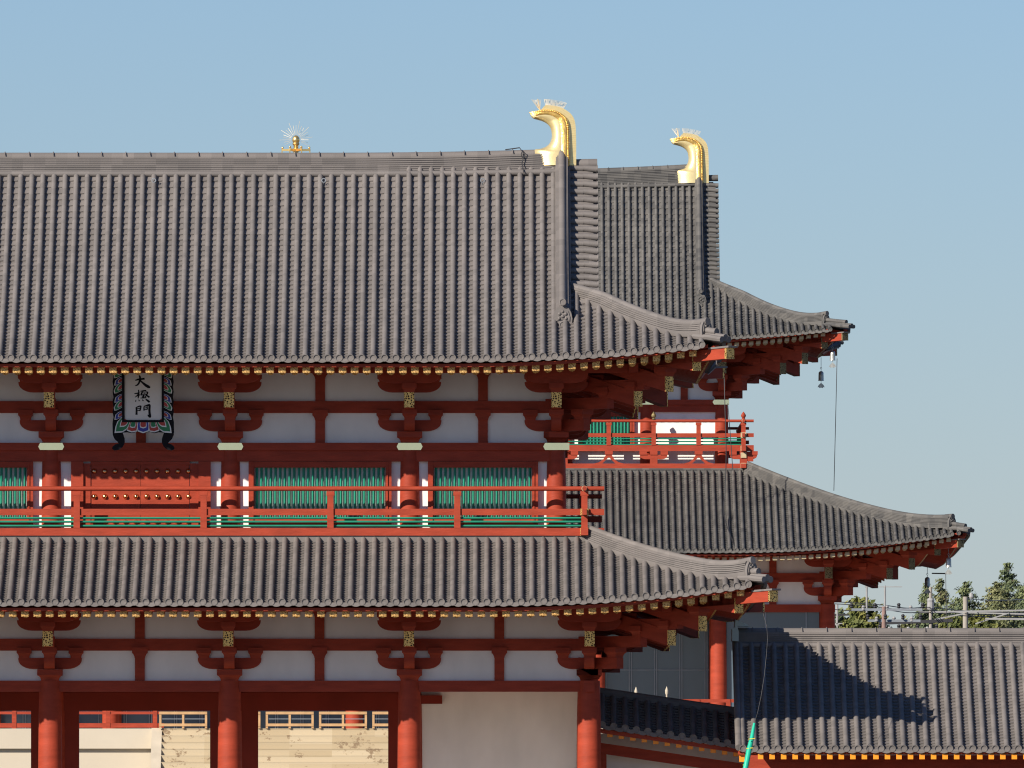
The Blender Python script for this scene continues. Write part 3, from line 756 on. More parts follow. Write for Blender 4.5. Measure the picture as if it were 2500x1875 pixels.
for a, bb in zip(UX[:-1], UX[1:]):
    w_ = MB(); w_.box(a, bb, yw - .02, yw + .08, ZF, 11.29); w_.build('plaster_wall', 'white', gate)
    if abs(a + bb) > .1:
        window(gate, a + .275 + .23, bb - .275 - .23, ZF + .25, 11.287, yw, .165, .131, .036)
    else:
        d = MB()
        for x0, x1 in ((-1.94, -1.60), (1.60, 1.94)): d.box(x0, x1, yw - .20, yw - .02, ZF, 11.287)
        for x0, x1 in ((-1.60, -1.40), (1.36, 1.60)): d.box(x0, x1, yw - .13, yw - .02, ZF, 11.24)
        d.box(-1.40, 1.36, yw - .14, yw - .02, 11.20, 11.284); d.box(-1.40, 1.36, yw - .14, yw - .02, ZF, ZF + .3)
        df = d.build('door_frame', 'red', gate)
        for x0, x1 in ((-1.385, -.012), (-.004, 1.345)):
            lf = MB(); lf.box(x0, x1, yw - .10, yw - .022, ZF + .3, 11.2)
            leaf = lf.build('door_leaf', 'red', gate)
            for row, zz in enumerate((11.02, 10.32, 9.60)):
                for q in range(5):
                    xx = -1.30 + .2915*(q + (0 if x0 < -1 else 5)); st = MB()
                    st.lathe([(.074, 0), (.078, .018), (.06, .035), (.056, .06), (.036, .085), (.001, .095)], (0, 0, 0), 12, '-y')
                    st.build('door_stud', 'brass', leaf, (xx, yw - .10, zz), smooth=60)
# back and side walls
b = MB(); b.box(-11.55, 11.55, UHY - .05, UHY + .05, ZF, 11.29); b.build('plaster_wall', 'white', gate)

def railing(root, BX, BY, posts, zb, zmid, ztop, green, ext, pw=.17, finial=(), base_h=.21, capmat='cap_gold', sideposts=3, red='red', k=1.0):
    """balcony railing round the storey: thing > railing > posts, rails"""
    y = -BY
    rl = MB()
    for sg in (-1, 1):
        rl.tube([(-BX - ext, sg*BY, ztop), (BX + ext, sg*BY, ztop)], .066*k, 10)
        rl.tube([(sg*BX, -BY - ext, ztop - .002), (sg*BX, BY + ext, ztop - .002)], .066*k, 10)
    o = rl.build('railing', red, root, smooth=50)
    for nm, z0, z1, th in (('middle_rail', zmid - .088*k, zmid + .088*k, .06*k), ('sill_rail', zb, zb + base_h, .10*k)):
        for sg in (-1, 1):
            m = MB(); m.box(-BX - ext, BX + ext, sg*BY - th, sg*BY + th, z0, z1); m.build(nm, red, o)
            m = MB(); m.box(sg*BX - th, sg*BX + th, -BY - ext + .02, BY + ext, z0 + .003, z1 - .003); m.build(nm, red, o)
    for zz in green:
        for sg in (-1, 1):
            m = MB(); m.T = Matrix.Translation((0, sg*BY, zz)) ; m.loft([[(-x, 0, -.032*k) if False else p_ for p_ in ((x, -.03*k, 0), (x, 0, .03*k), (x, .03*k, 0), (x, 0, -.03*k))] for x in (-BX, BX)]); m.build('green_rail', 'green', o)
            m = MB(); m.T = Matrix.Translation((sg*BX, 0, zz)); m.loft([[(-.03*k, y_, 0), (0, y_, .03*k), (.03*k, y_, 0), (0, y_, -.03*k)] for y_ in (-BY, BY)]); m.build('green_rail', 'green', o)
    pts = [(x, -BY) for x in posts] + [(x, BY) for x in posts]
    for sg in (-1, 1):
        for q in range(1, sideposts): pts.append((sg*BX, -BY + 2*BY*q/sideposts))
    for x, yy in pts:
        m = MB(); hw = pw/2
        m.loft([[(-hw*s_, -hw*s_ - .02, z), (hw*s_, -hw*s_ - .02, z), (hw*s_, hw*s_, z), (-hw*s_, hw*s_, z)] for z, s_ in ((zb + base_h, 1.05), (ztop - .2*k, .98))])
        m.box(-hw*1.3, hw*1.3, -hw*1.3, hw*1.3, ztop - .2*k, ztop - .075*k)
        m.build('post', red, o, (x, yy, 0))
    for sx in (-1, 1):
        for sy in (-1, 1):
            for z0, z1 in ((zmid - .092*k, zmid + .092*k), (zb - .003, zb + base_h + .003)):
                m = MB(); m.box(sx*BX - .118*k, sx*BX + .118*k, sy*(BY + .105*k) - .022, sy*(BY + .105*k) + .022, z0, z1); m.build('gilt_plate', capmat, o)
            m = MB(); m.lathe([(.078*k, 0), (.08*k, .03), (.001, .035)], (sx*BX, sy*BY - .05, ztop), 14, '-y'); m.build('rail_end', 'cap_cream', o)
    return o
railing(gate, BX, BY, [-12.33, -8.8, -5.28, -1.76, 1.76, 5.28, 8.8, 12.33], 9.215, 9.87, 10.52, (9.70, 9.60, 9.485), .55)

# upper roof
uroof, zr, rise, hgt = gable_roof_tiles(gate, upp, 'tile', -.15*SP, .195, 8, .058, .12, .11, 1.85)
gable_ends(gate, upp)
corner_ridge(uroof, upp, 4.05, .20, 'tile', .19, 5, .052, .095, [(1, -1), (-1, -1), (1, 1), (-1, 1)], curl=.16, sink=.30)
eaves(gate, upp, GX, (-4.2, 15.8), .3325, 1.0, 'cap_gold', drop=.285, caph=.16)
hip_rafters(gate, upp, 11.55, 4.07, 1.0, 'nose_gold', [(1, -1), (-1, -1), (1, 1), (-1, 1)], .50, 3.85, 4.74)
sc = 1.70/1022
orn_z = Z(404, 5) ; orn_x = X(1406.8, 5) - GX
ridge_ornament(gate, (orn_x, 0, orn_z), sc); ridge_ornament(gate, (-orn_x, 0, orn_z), sc, -1)
for px_ in (375, 790, 1178):     # lifting rings below the ridge
    Yq = GY - .75; m = MB(); xx, zz = X(px_, Yq) - GX, Z(440, Yq)
    m.tube([(xx + .055*math.cos(t), -.80, zz + .055*math.sin(t)) for t in [2*math.pi*q/12 for q in range(13)]], .013, 6)
    m.tube([(xx, -.80, zz - .05), (xx, -.70, zz - .12)], .012, 5); m.build('anchor_ring', 'steel', gate)
m = MB(); xx = X(1277, 5) - GX     # lightning conductor strapped over the ridge
m.tube([(xx - .5, -.05, Z(365, 5)), (xx - .1, -.1, Z(362, 5) + .02), (xx, -.25, Z(372, 5)), (xx + .01, -.37, Z(385, 5)), (xx - .03, -.40, Z(400, 5)), (xx + .02, -.55, Z(422, 5))], .016, 6)
m.tube([(xx + .05*math.cos(t), -.36 , Z(378, 5) + .09*math.sin(t)) for t in [2*math.pi*q/12 for q in range(13)]], .013, 5); m.build('lightning_conductor', 'wire', gate)

# ====================================================================== NAME PLAQUE
PY = -.45
def s(px, py): return ((px - 685)/6.91*(CAM_D + PY)/F_PX, -(py - 660)/6.91*(CAM_D + PY)/F_PX)      # plaque drawing units -> metres
plq = empty('name_plaque', (X(349.1, PY), PY, Z(965.5, PY)), 'white name plaque with three black brushed characters and a coloured petal border', 'plaque')
plq.rotation_euler = (R(7), 0, 0)
def flat(poly, y0, y1, mat, name, parent):
    m = MB(); m.prism([s(*q) for q in poly], y0, y1); return m.build(name, mat, parent)
# backing with wavy outline
left = []
for i in range(13):
    yy = 90 + (1110 - 90)*i/12; left.append((172 + (12 if i % 2 else -4), yy))
bottom = [(165,1140),(168,1300),(420,1285),(490,1300),(590,1275),(685,1305),(780,1275),(875,1300),(950,1285),(1205,1300),(1203,1140)]
right = [(1370 - a, b) for a, b in reversed(left)]
flat(left + bottom + right, -.01, .05, 'black', 'backing', plq)
inner = [(330, 190), (330, 1108), (1035, 1108), (1035, 190)]
m = MB()
for x0, x1, y0, y1 in ((328, 372, 200, 1110), (998, 1036, 200, 1110), (372, 998, 1074, 1110), (372, 998, 200, 256)):
    a, b_ = s(x0, y1), s(x1, y0); m.box(a[0], b_[0], -.075, -.0, a[1], b_[1])
m.build('inner_frame', 'black', plq)
flat([(371, 255), (371, 1075), (999, 1075), (999, 255)], -.03, -.012, 'plaque_white', 'panel', plq)
def petal(poly, fill, core, depth):
    cx = sum(a for a, _ in poly)/len(poly); cy = sum(b for _, b in poly)/len(poly)
    base = poly[0], poly[-1]; bx = (base[0][0] + base[1][0])/2; by = (base[0][1] + base[1][1])/2
    sh = lambda k: [(bx + (a - bx)*k, by + (b - by)*k) for a, b in poly]
    m = MB()
    m.prism([s(*q) for q in poly], depth - .008, -.011, m=0)
    m.prism([s(*q) for q in sh(.88)], depth - .012, depth - .008, m=1)
    m.prism([s(*q) for q in sh(.56)], depth - .015, depth - .012, m=0); m.prism([s(*q) for q in sh(.46)], depth - .018, depth - .015, m=2)
    m.build('petal', ['petal_line', fill, core], plq)
for sgn in (0, 1):
    mx = (lambda q: q) if sgn == 0 else (lambda q: (1366 - q[0], q[1]))
    for i, y0 in enumerate((180, 310, 440, 600, 730, 890)):
        gr = i % 2 == 0
        hh = 150 if not gr else 185
        yb = y0 if gr else y0 + 30
        pet = [(330, yb), (270, yb + 20), (215, yb + hh*.45), (190 if gr else 205, yb + hh*.75), (200, yb + hh), (240, yb + hh*.97), (290, yb + hh*.82), (330, yb + hh*.72)]
        petal([mx(q) for q in pet], 'petal_green' if gr else 'petal_blue', 'petal_red', -.02 - (.012 if gr else 0))
    petal([mx(q) for q in [(330, 1020), (250, 1100), (215, 1190), (200, 1295), (330, 1285), (400, 1240), (440, 1180), (465, 1112)]], 'petal_green', 'petal_red', -.045)
    petal([mx(q) for q in [(450, 1112), (430, 1180), (410, 1255), (490, 1285), (575, 1270), (590, 1200), (582, 1112)]], 'petal_red', 'petal_green', -.025)
petal([(590, 1112), (582, 1190), (590, 1265), (640, 1282), (685, 1298), (730, 1282), (780, 1265), (788, 1190), (780, 1112)], 'petal_blue', 'petal_red', -.035)
for sgn in (0, 1):
    mx = (lambda q: q) if sgn == 0 else (lambda q: (1370 - q[0], q[1]))
    ft = [(172, 1140), (170, 1330), (200, 1400), (255, 1450), (268, 1480), (215, 1490), (165, 1530), (160, 1570), (200, 1595), (280, 1580), (340, 1530), (370, 1470), (372, 1400), (350, 1330), (335, 1290), (335, 1140)]
    flat([mx(q) for q in ft], .005, .07, 'black', 'hook_foot', plq)
def strokes(lst, name):
    m = MB()
    for st in lst:
        pts = [Vector(s(a, b)) for a, b, _ in st]; ws = [1.22*q*(CAM_D + PY)/F_PX/6.91 for _, _, q in st]
        # resample smooth
        P2, W2 = [], []
        for i in range(len(pts) - 1):
            p0, p1, p2, p3 = pts[max(i-1,0)], pts[i], pts[i+1], pts[min(i+2, len(pts)-1)]
            for j in range(5):
                t = j/5; P2.append(.5*(2*p1 + (p2 - p0)*t + (2*p0 - 5*p1 + 4*p2 - p3)*t*t + (3*p1 - p0 - 3*p2 + p3)*t**3)); W2.append(ws[i] + (ws[i+1] - ws[i])*t)
        P2.append(pts[-1]); W2.append(ws[-1])
        L_, R_ = [], []
        for i, p_ in enumerate(P2):
            d = (P2[min(i+1, len(P2)-1)] - P2[max(i-1, 0)]); d = d.normalized() if d.length > 0 else Vector((1, 0)); nn = Vector((-d.y, d.x))
            L_.append(p_ + nn*W2[i]/2); R_.append(p_ - nn*W2[i]/2)
        n = len(P2)
        vs = [(q.x, -.036, q.y) for q in L_] + [(q.x, -.036, q.y) for q in R_] + [(q.x, -.029, q.y) for q in L_] + [(q.x, -.029, q.y) for q in R_]
        fs = [(i, i+1, n+i+1, n+i) for i in range(n-1)] + [(i, 2*n+i, 2*n+i+1, i+1) for i in range(n-1)] + [(n+i, n+i+1, 3*n+i+1, 3*n+i) for i in range(n-1)]
        m.add(vs, fs)
    m.build(name, 'black', plq)
strokes([[(552,402,14),(600,388,24),(660,380,24),(712,374,26)], [(618,318,16),(632,345,26),(630,390,26),(618,440,26),(590,478,22),(548,496,8)],
         [(632,400,18),(680,445,26),(730,485,38),(775,512,40),(806,524,14)]], 'character')
strokes([[(536,628,10),(580,622,18),(625,610,16)], [(606,562,14),(612,600,20),(608,660,20),(600,708,14)], [(606,622,14),(585,660,18),(545,690,7)], [(612,640,10),(635,655,14)],
         [(640,588,14),(690,580,20),(738,574,18)], [(690,580,12),(668,618,16),(648,650,14),(690,648,16),(672,690,14)], [(655,600,10),(650,640,14)],
         [(700,600,12),(702,650,16),(690,694,12)], [(720,600,12),(760,604,20),(748,640,20),(715,690,12)], [(718,628,12),(750,660,22),(792,690,24)], [(640,702,10),(690,700,16),(740,698,14)],
         [(566,732,8),(556,764,16)], [(610,728,8),(622,755,18)], [(668,728,10),(690,748,20)], [(728,722,14),(760,745,28),(794,772,26)]], 'character')
strokes([[(568,858,20),(574,910,26),(572,986,30)], [(568,866,14),(600,848,18),(644,840,20),(640,880,20),(628,924,16)], [(582,884,10),(634,874,14)], [(582,916,10),(630,908,14)],
         [(700,846,14),(698,890,18),(700,918,14)], [(700,844,14),(750,828,22),(792,824,32),(790,900,30),(794,960,32),(798,1018,36),(760,985,10)], [(702,872,10),(752,864,14)], [(702,900,10),(756,892,14)], [(752,836,12),(756,895,16)]], 'character')

# ====================================================================== THE HALL BEHIND
HX = -9.94; HYF = 244.8; HLY = 10.0; HYC = HYF + HLY
hall = empty('palace_hall', (HX, HYC, 0), 'great two storey vermilion audience hall with gilt jewel on its ridge, standing behind the gate', 'hall')
HLX = [-24.25, -19.31, -13.79, -8.28, -2.76, 2.76, 8.28, 13.79, 19.31, 24.25]
HUX = [-19.53, -16.1, -12.4, -8.28, -2.76, 2.76, 8.28, 12.4, 16.1, 19.53]; HUY = HLY - 4.69
K = 1.22; PT = Z(1778.6, 236)                     # podium top
HZL, HZU = 10.87, Z(976, 249.5)
hl = Roof(24.25 + 5.8, HLY + 5.8, Z(1346, 239), .345, .0057, .95, 11.0, .5, dmax=9.5)
hu = Roof(19.53 + 4.95, HUY + 4.85, Z(829, 244.6), .24, .052, .62, 9.0, .85, xd=18.55, xk=19.43)
VIS = 8
for x in HLX: column_part(hall, x, -HLY, .37, PT, HZL, 'red')
for x in HLX[1:-1]: column_part(hall, x, -HLY + 4.69, .37, PT, HZL)
for x in (HLX[0], HLX[-1]):
    for yy in (-5.3, 0, 5.3, 10): column_part(hall, x, yy, .37, PT, HZL)
first = True
hp = bracket_proto(hall, K, gold='nose_dull')
for xs, hy, z in ((HLX, HLY, HZL), (HUX, HUY, HZU)):
    for x in xs: put_bracket(hp, hall, x, -hy, z, 0)
    ys = (-hy, -hy/3, hy/3, hy) if hy < 8 else (-hy, -5.3, 0, 5.3, hy)
    for yy in ys: put_bracket(hp, hall, xs[-1], yy, z, R(90))
    frieze(hall, (-xs[-1], -hy), (xs[-1], -hy), [x + xs[-1] for x in xs], z, K, z + 2.35*K)
    frieze(hall, (xs[-1], -hy), (xs[-1], hy), [yy + hy for yy in ys], z, K, z + 2.35*K)
    for sx in (-1,):
        b = MB(); b.box(sx*xs[-1] - .06, sx*xs[-1] + .06, -hy, hy, z, z + 2.3*K); b.build('plaster_panel', 'white', hall)
    b = MB(); b.box(-xs[-1] - 3.2, xs[-1] + 3.2, -hy - 2.13*K - .15, -hy - 2.13*K + .15, z + 1.88*K, z + 2.12*K); b.build('eave_purlin', 'red', hall)
    b = MB(); b.box(xs[-1] + 2.13*K - .15, xs[-1] + 2.13*K + .15, -hy - 3.2, hy + 3.2, z + 1.882*K, z + 2.118*K); b.build('eave_purlin', 'red', hall)
hc = corner_bracket(hall, K, gold='nose_dull', tips=((2.25, 1.10), (3.05, 1.45))); hc.location = (HLX[-1], -HLY, HZL)
for x, y, z, rz in ((HUX[-1], -HUY, HZU, 0), (HLX[-1], HLY, HZL, R(90)), (HUX[-1], HUY, HZU, R(90))):
    o = copy_tree(hc, hall); o.location = (x, y, z); o.rotation_euler = (0, 0, rz)
for yy in (-HLY,):
    b = MB(); b.box(-24.6, 24.6, yy - .18, yy + .18, Z(1495, HYF), HZL - .003); b.build('tie_beam', 'red', hall)
for xx in (24.25, -24.25):
    b = MB(); b.box(xx - .18, xx + .18, -HLY, HLY, Z(1495, HYF) + .003, HZL - .006); b.build('tie_beam', 'red', hall)
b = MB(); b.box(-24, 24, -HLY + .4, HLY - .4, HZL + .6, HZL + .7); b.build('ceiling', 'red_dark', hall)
b = MB(); b.box(-24.25, 24.25, HLY - .1, HLY + .1, PT, HZL + 2.5); b.build('back_wall', 'white', hall)
# glass front between the inner columns, and its mullions
gy = -HLY + 4.69
gl = MB(); gl.box(-19.3, 24.25, gy + .30, gy + .34, PT, HZL); glass = gl.build('glass_front', 'glass', hall)
gm = MB()
for i in range(38):
    xx = -19.3 + i*1.155
    for o_ in (-.05, .05): gm.box(xx + o_ - .02, xx + o_ + .02, gy + .24, gy + .30, PT, HZL)
for zz in (Z(1636, 250), Z(1560, 250) + 2.6): gm.box(-19.3, 24.25, gy + .262, gy + .296, zz - .02, zz + .02)
gm.build('mullion', 'steel', glass)
# front glass panel in the end bay under the tie beam
gl = MB(); gl.box(19.31 + .37, 24.25 - .37, -HLY + .1, -HLY + .13, PT, Z(1495, HYF)); g2 = gl.build('glass_front', 'glass', hall)
gm = MB()
for q in (.42, .86): gm.box(19.68 + 4.2*q - .03, 19.68 + 4.2*q + .03, -HLY + .06, -HLY + .098, PT, Z(1495, HYF))
gm.build('mullion', 'steel', g2)
# white noticeboard standing behind the glass rail beside a column
# lower roof of the hall
mb = MB()
for f in 'FR': tile_slope(mb, hl, f, .1, course=.24, tl=.45)
for f in 'LB':
    N = 20; half = hl.ex if f == 'B' else hl.ey
    us = [half*(-1 + 2*i/N) for i in range(N + 1)]
    mb.add([hl.P(f, u, 0) for u in us] + [hl.P(f, u, hl.d1(f, u)) for u in us], [(i, i+1, N+2+i, N+1+i) for i in range(N)])
hlr = mb.build('lower_roof', 'tile_hall', hall, smooth=45)
HBX, HBY = 19.53 + .98, HUY + .98
c = MB(); zt = hl.ze + hl.h(hl.dmax)
c.box(-HBX, HBX, -HBY - .1, -HBY + .2, zt - .15, zt + .10); c.box(-HBX, HBX, -HBY - .14, -HBY + .2, zt + .1, zt + .17)
c.box(HBX - .2, HBX + .1, -HBY + .2, HBY, zt - .15, zt + .10); c.box(HBX - .2, HBX + .14, -HBY + .2, HBY, zt + .1, zt + .17)
c.build('flashing_course', 'tile_hall', hlr)
corner_ridge(hlr, hl, 9.35, .35, 'tile_hall', .22, 6, .062, .11, [(1, -1), (1, 1)], curl=.16, dt_scale=1.05)
eaves(hall, hl, HX, (14.0, 30), .325, 1.2, 'cap_cream', inset=.4, base_in=1.5, drop=.34, capw=.19, caph=.19)
hip_rafters(hall, hl, 24.25, HLY, K, 'nose_dull', [(1, -1), (1, 1)], .72, 4.85, 5.85)
# upper storey of the hall
zfl = Z(1145, 248.5)
b = MB(); b.box(-HBX + .15, HBX - .15, -HBY + .15, HBY - .15, zfl - .4, zfl - .2); b.build('balcony_floor', 'red_dark', hall)
zcol = Z(988.5, 249.5)
for x in HUX: column_part(hall, x, -HUY, .31, zfl - .2, zcol)
for yy in (-HUY/3, HUY/3, HUY): column_part(hall, HUX[-1], yy, .31, zfl - .2, zcol)
b = MB(); b.box(-19.85, 19.85, -HUY - .3, -HUY + .3, zcol, HZU - .003); b.build('plate_beam', 'red', hall)
b = MB(); b.box(19.53 - .3, 19.53 + .3, -HUY + .3, HUY, zcol + .003, HZU - .006); b.build('plate_beam', 'red', hall)
ztb = Z(1006, 249.5)
b = MB(); b.box(-19.53, 19.53, -HUY - .18, -HUY + .18, ztb, zcol); b.build('tie_beam', 'red', hall)
b = MB(); b.box(19.53 - .18, 19.53 + .18, -HUY, HUY, ztb + .003, zcol - .003); b.build('tie_beam', 'red', hall)
b = MB(); b.box(19.53 - .06, 19.53 + .06, -HUY, HUY, zfl - .2, ztb); b.build('plaster_wall', 'white', hall)
b = MB(); b.box(-19.53 - .06, -19.53 + .06, -HUY, HUY, zfl - .2, ztb); b.build('plaster_wall', 'white', hall)
b = MB(); b.box(-19.53, 19.53, HUY - .06, HUY + .06, zfl - .2, HZU + 2.6); b.build('back_wall', 'white', hall)
for i, x in enumerate(HUX):
    m = MB(); x0, x1 = x - .42, x + (.42 if i < 9 else .335)
    zc = (zcol + HZU)/2; m.prism([(x0, zc), (x0 + .07, zcol + .006), (x1, zcol + .006), (x1, HZU - .006), (x0 + .07, HZU - .006)], -HUY - .33, -HUY - .295); m.build('gilt_band', 'cream_plate', hall)
zr_sill0 = Z(1100, 249.5)
for a, bb in zip(HUX[:-1], HUX[1:]):
    w_ = MB(); w_.box(a, bb, -HUY - .02, -HUY + .08, zfl - .2, ztb); w_.build('plaster_wall', 'white', hall)
    if bb > 10 and bb < 17: window(hall, a + .31 + .25, bb - .31 - .25, zr_sill0, ztb - .003, -HUY, .2, .16, .055)
# balcony of the hall
zr_top, zr_mid, zr_sill = Z(1027.6, 248.5), Z(1062.5, 248.5), Z(1101.5, 248.5)
railing(hall, HBX, HBY, [HBX - 2.05*q for q in range(0, 21)], zr_sill, zr_mid, zr_top, (Z(1071, 248.5), Z(1078, 248.5), Z(1085.5, 248.5)), .47, pw=.2, base_h=Z(1087, 248.5) - zr_sill, capmat='cap_cream', sideposts=4)
b = MB(); b.box(-HBX - .45, HBX + .45, -HBY - .12, -HBY + .12, zfl + .03, Z(1132, 248.5)); b.build('balcony_beam', 'red', hall)
b = MB(); b.box(HBX - .12, HBX + .12, -HBY - .45, HBY + .45, zfl + .033, Z(1132, 248.5) - .003); b.build('balcony_beam', 'red', hall)
b = MB(); b.box(-HBX - .45, HBX + .45, -HBY - .08, -HBY + .08, Z(1118, 248.5) - .16, Z(1118, 248.5) + .10); 
zb0, zb1 = Z(1132, 248.5), zr_sill
H_ = zb1 - zb0
def frog():
    m = MB()
    o_ = [(-.68, 0), (-.45, .06), (-.25, .20), (-.12, .42), (-.08, H_ - .16), (.08, H_ - .16), (.12, .42), (.25, .20), (.45, .06), (.68, 0), (.30, 0), (.10, .20), (0, .30), (-.10, .20), (-.30, 0)]
    m.prism(o_, -.08, .08); m.box(-.18, .18, -.13, .13, H_ - .16, H_ - .003); return m.build('frog_leg_strut', 'red', hall)
def small_bracket():
    m = MB(); m.box(-.17, .17, -.12, .12, 0, .22); m.prism(arm_poly(.62, .20, H_ - .17, .22), -.09, .09)
    for q in (-.48, 0, .48): m.box(q - .17, q + .17, -.13, .13, H_ - .17, H_ - .003)
    return m.build('balcony_bracket', 'red', hall)
fr, sb = frog(), small_bracket(); f1 = s1 = True
for q in range(0, 10):
    x = HBX - 2.05*q
    if q % 2: o = fr if f1 else copy_tree(fr, hall); f1 = False
    else: o = sb if s1 else copy_tree(sb, hall); s1 = False
    o.location = (x, -HBY, zb0)
for zz in (zb0, zr_sill - .30):
    for sy in (1,):
        m = MB(); m.box(HBX - .1, HBX + .45, -HBY - .10, -HBY + .10, zz + .1, zz + .28) ; m.build('balcony_beam', 'red', hall)
for zz in (zr_mid, zr_sill + .12, zb0 + .38, zfl + .15):      # dull plates at the corner
    m = MB(); m.box(HBX - .13, HBX + .13, -HBY - .16, -HBY - .12, zz - .12, zz + .12); m.build('corner_plate', 'cap_cream', hall)
for x in (HBX, HBX - 4.1):   # onion finials
    m = MB(); m.lathe([(.07, 0), (.09, .05), (.06, .09), (.11, .16), (.115, .22), (.07, .30), (.01, .38)], (0, 0, 0), 14)
    m.build('post_finial', 'red' if x == HBX else 'nose_dull', hall, (x, -HBY, zr_top + .04), smooth=50)
# upper roof of the hall
hur, zr2, rise2, hgt2 = gable_roof_tiles(hall, hu, 'tile_hall', .06, .24, 9, .075, .14, .30, 1.95, rib_sp_v=.32, ridge_drop=.16)
gable_ends(hall, hu)
corner_ridge(hur, hu, 5.45, .30, 'tile_hall', .20, 6, .058, .10, [(1, -1), (1, 1)], curl=.15, sink=.35)
eaves(hall, hu, HX, (13.5, 24.9), .325, 1.2, 'cap_cream', inset=.4, base_in=1.45, drop=.33, capw=.19, caph=.17)
hip_rafters(hall, hu, 19.53, HUY, K, 'nose_dull', [(1, -1), (1, 1)], .62, 4.6, 5.5)
sc2 = (447 - 324.6)/F_PX*(CAM_D + HYC)/1022
ridge_ornament(hall, (X(1730.6, HYC) - HX, 0, Z(447, HYC)), sc2)
# gilt jewel on the middle of the ridge
fx = X(722, HYC) - HX
q = (CAM_D + HYC)/F_PX/13.825      # metres per unit of the detail drawing
fz = Z(376, HYC)
m = MB(); m.lathe([(95*q, -300*q), (95*q, 20*q), (85*q, 90*q), (130*q, 95*q), (130*q, 130*q), (80*q, 140*q), (80*q, 290*q), (95*q, 320*q), (125*q, 345*q), (110*q, 380*q), (95*q, 400*q), (120*q, 440*q), (128*q, 500*q), (110*q, 570*q), (60*q, 625*q), (.002, 645*q)], (0, 0, 0), 24)
fin = m.build('ridge_jewel', 'gold', hall, (fx, 0, fz), smooth=45)
m = MB()
for k_ in range(4):
    for dx, dy in ((1, 0), (-1, 0), (.42, -.9), (-.42, -.9)): pass
for dx, dy in ((1, .1), (-1, .1), (.42, -.9), (-.42, -.9)):
    m.bar((0, 0, 140*q), (dx*470*q, dy*470*q, 150*q), 70*q, 70*q); m.bar((dx*470*q, dy*470*q, 190*q), (dx*470*q, dy*470*q - .001, 40*q), 40*q, 40*q, up=Vector((1, 0, 0)))
    m.ball((dx*450*q, dy*450*q, 225*q), 38*q, 10)
m.build('jewel_arms', 'gold', fin, smooth=40)
m = MB()
for k_ in range(21):
    t = R(-25 + 230*k_/20); r0, r1 = 170*q, (430 + 130*(k_ % 3 == 0) + 60*math.sin(t))*q
    m.tube([(math.cos(t)*r0, 0, 500*q + math.sin(t)*r0), (math.cos(t)*r1, random.uniform(-.2, .2), 500*q + math.sin(t)*r1)], .008, 4)
m.build('jewel_rays', 'spike', fin)
# podium and stairs of the hall
pyf = 236 - HYC
p = MB()
p.box(-30, 30, pyf + .25, 22, 0, PT - .9); p.box(-30, 30, pyf + .0, 22, PT - .9, PT - .003); 
p.build('podium', 'stone_smooth', hall)
sx0, sx1 = X(389, 231) - HX, X(1056, 231) - HX
st = MB()
for i in range(17):
    z1 = PT - .3*i; st.box(sx0, sx1, pyf - .33*(i + 1), pyf - .33*i - .002 if i else pyf + .1, 0, z1 - .04); st.box(sx0, sx1, pyf - .33*(i + 1) - .012, pyf - .33*i - .014 if i else pyf + .1, z1 - .04, z1 - .004)
st.build('stairs', 'stone_stained', hall)
for xa, xb in ((sx0 - .46, sx0), (sx1, sx1 + .46)):
    ck = MB(); secs = [(pyf + .1, PT + .02), (pyf - .2, PT + .02), (pyf - 6.0, .3), (pyf - 6.0, 0), (pyf + .1, 0)]
    n = len(secs); ck.add([(xa, y, z) for y, z in secs] + [(xb, y, z) for y, z in secs], [tuple(range(n)), tuple(range(2*n - 1, n - 1, -1))] + [(i, i + n, (i + 1) % n + n, (i + 1) % n) for i in range(n)])
    ck.build('stair_cheek', 'stone', hall)
ry = pyf + .35; zt_, zb_ = Z(1740.5, 236), Z(1771, 236)
for x0, x1, pxs in ((-29.5, X(400, 236) - HX, [X(378, 236) - HX - 2.1*q_ for q_ in range(9)]), (X(1060, 236) - HX, 29.5, [X(1103 + 75*q_, 236) - HX for q_ in range(13)])):
    m = MB(); m.box(x0, x1, ry - .07, ry + .07, zt_ - .06, zt_ + .06); o = m.build('podium_railing', 'red', hall)
    m = MB(); m.box(x0, x1, ry - .08, ry + .08, zb_ - .10, zb_ + .10); m.build('lower_rail', 'red', o)
    m = MB(); m.box(x0, x1, ry - .06, ry + .06, Z(1715, 236), Z(1707, 236)); m.build('top_rail', 'red', o)
    for x in pxs:
        m = MB(); m.box(-.10, .10, -.10, .10, zb_ - .15, Z(1707, 236)); m.build('post', 'red', o, (x, ry, 0))
for px_, tp in ((1553, 1677), (1628, 1676)):
    m = MB(); m.lathe([(.07, 0), (.07, .1), (.04, .18), (.04, .42), (.075, .5), (.075, .62), (.04, .72), (.01, .80)], (0, 0, 0), 12); m.build('post_finial', 'stone', hall, (X(px_, 236) - HX, ry, Z(tp, 236) - .80), smooth=50)
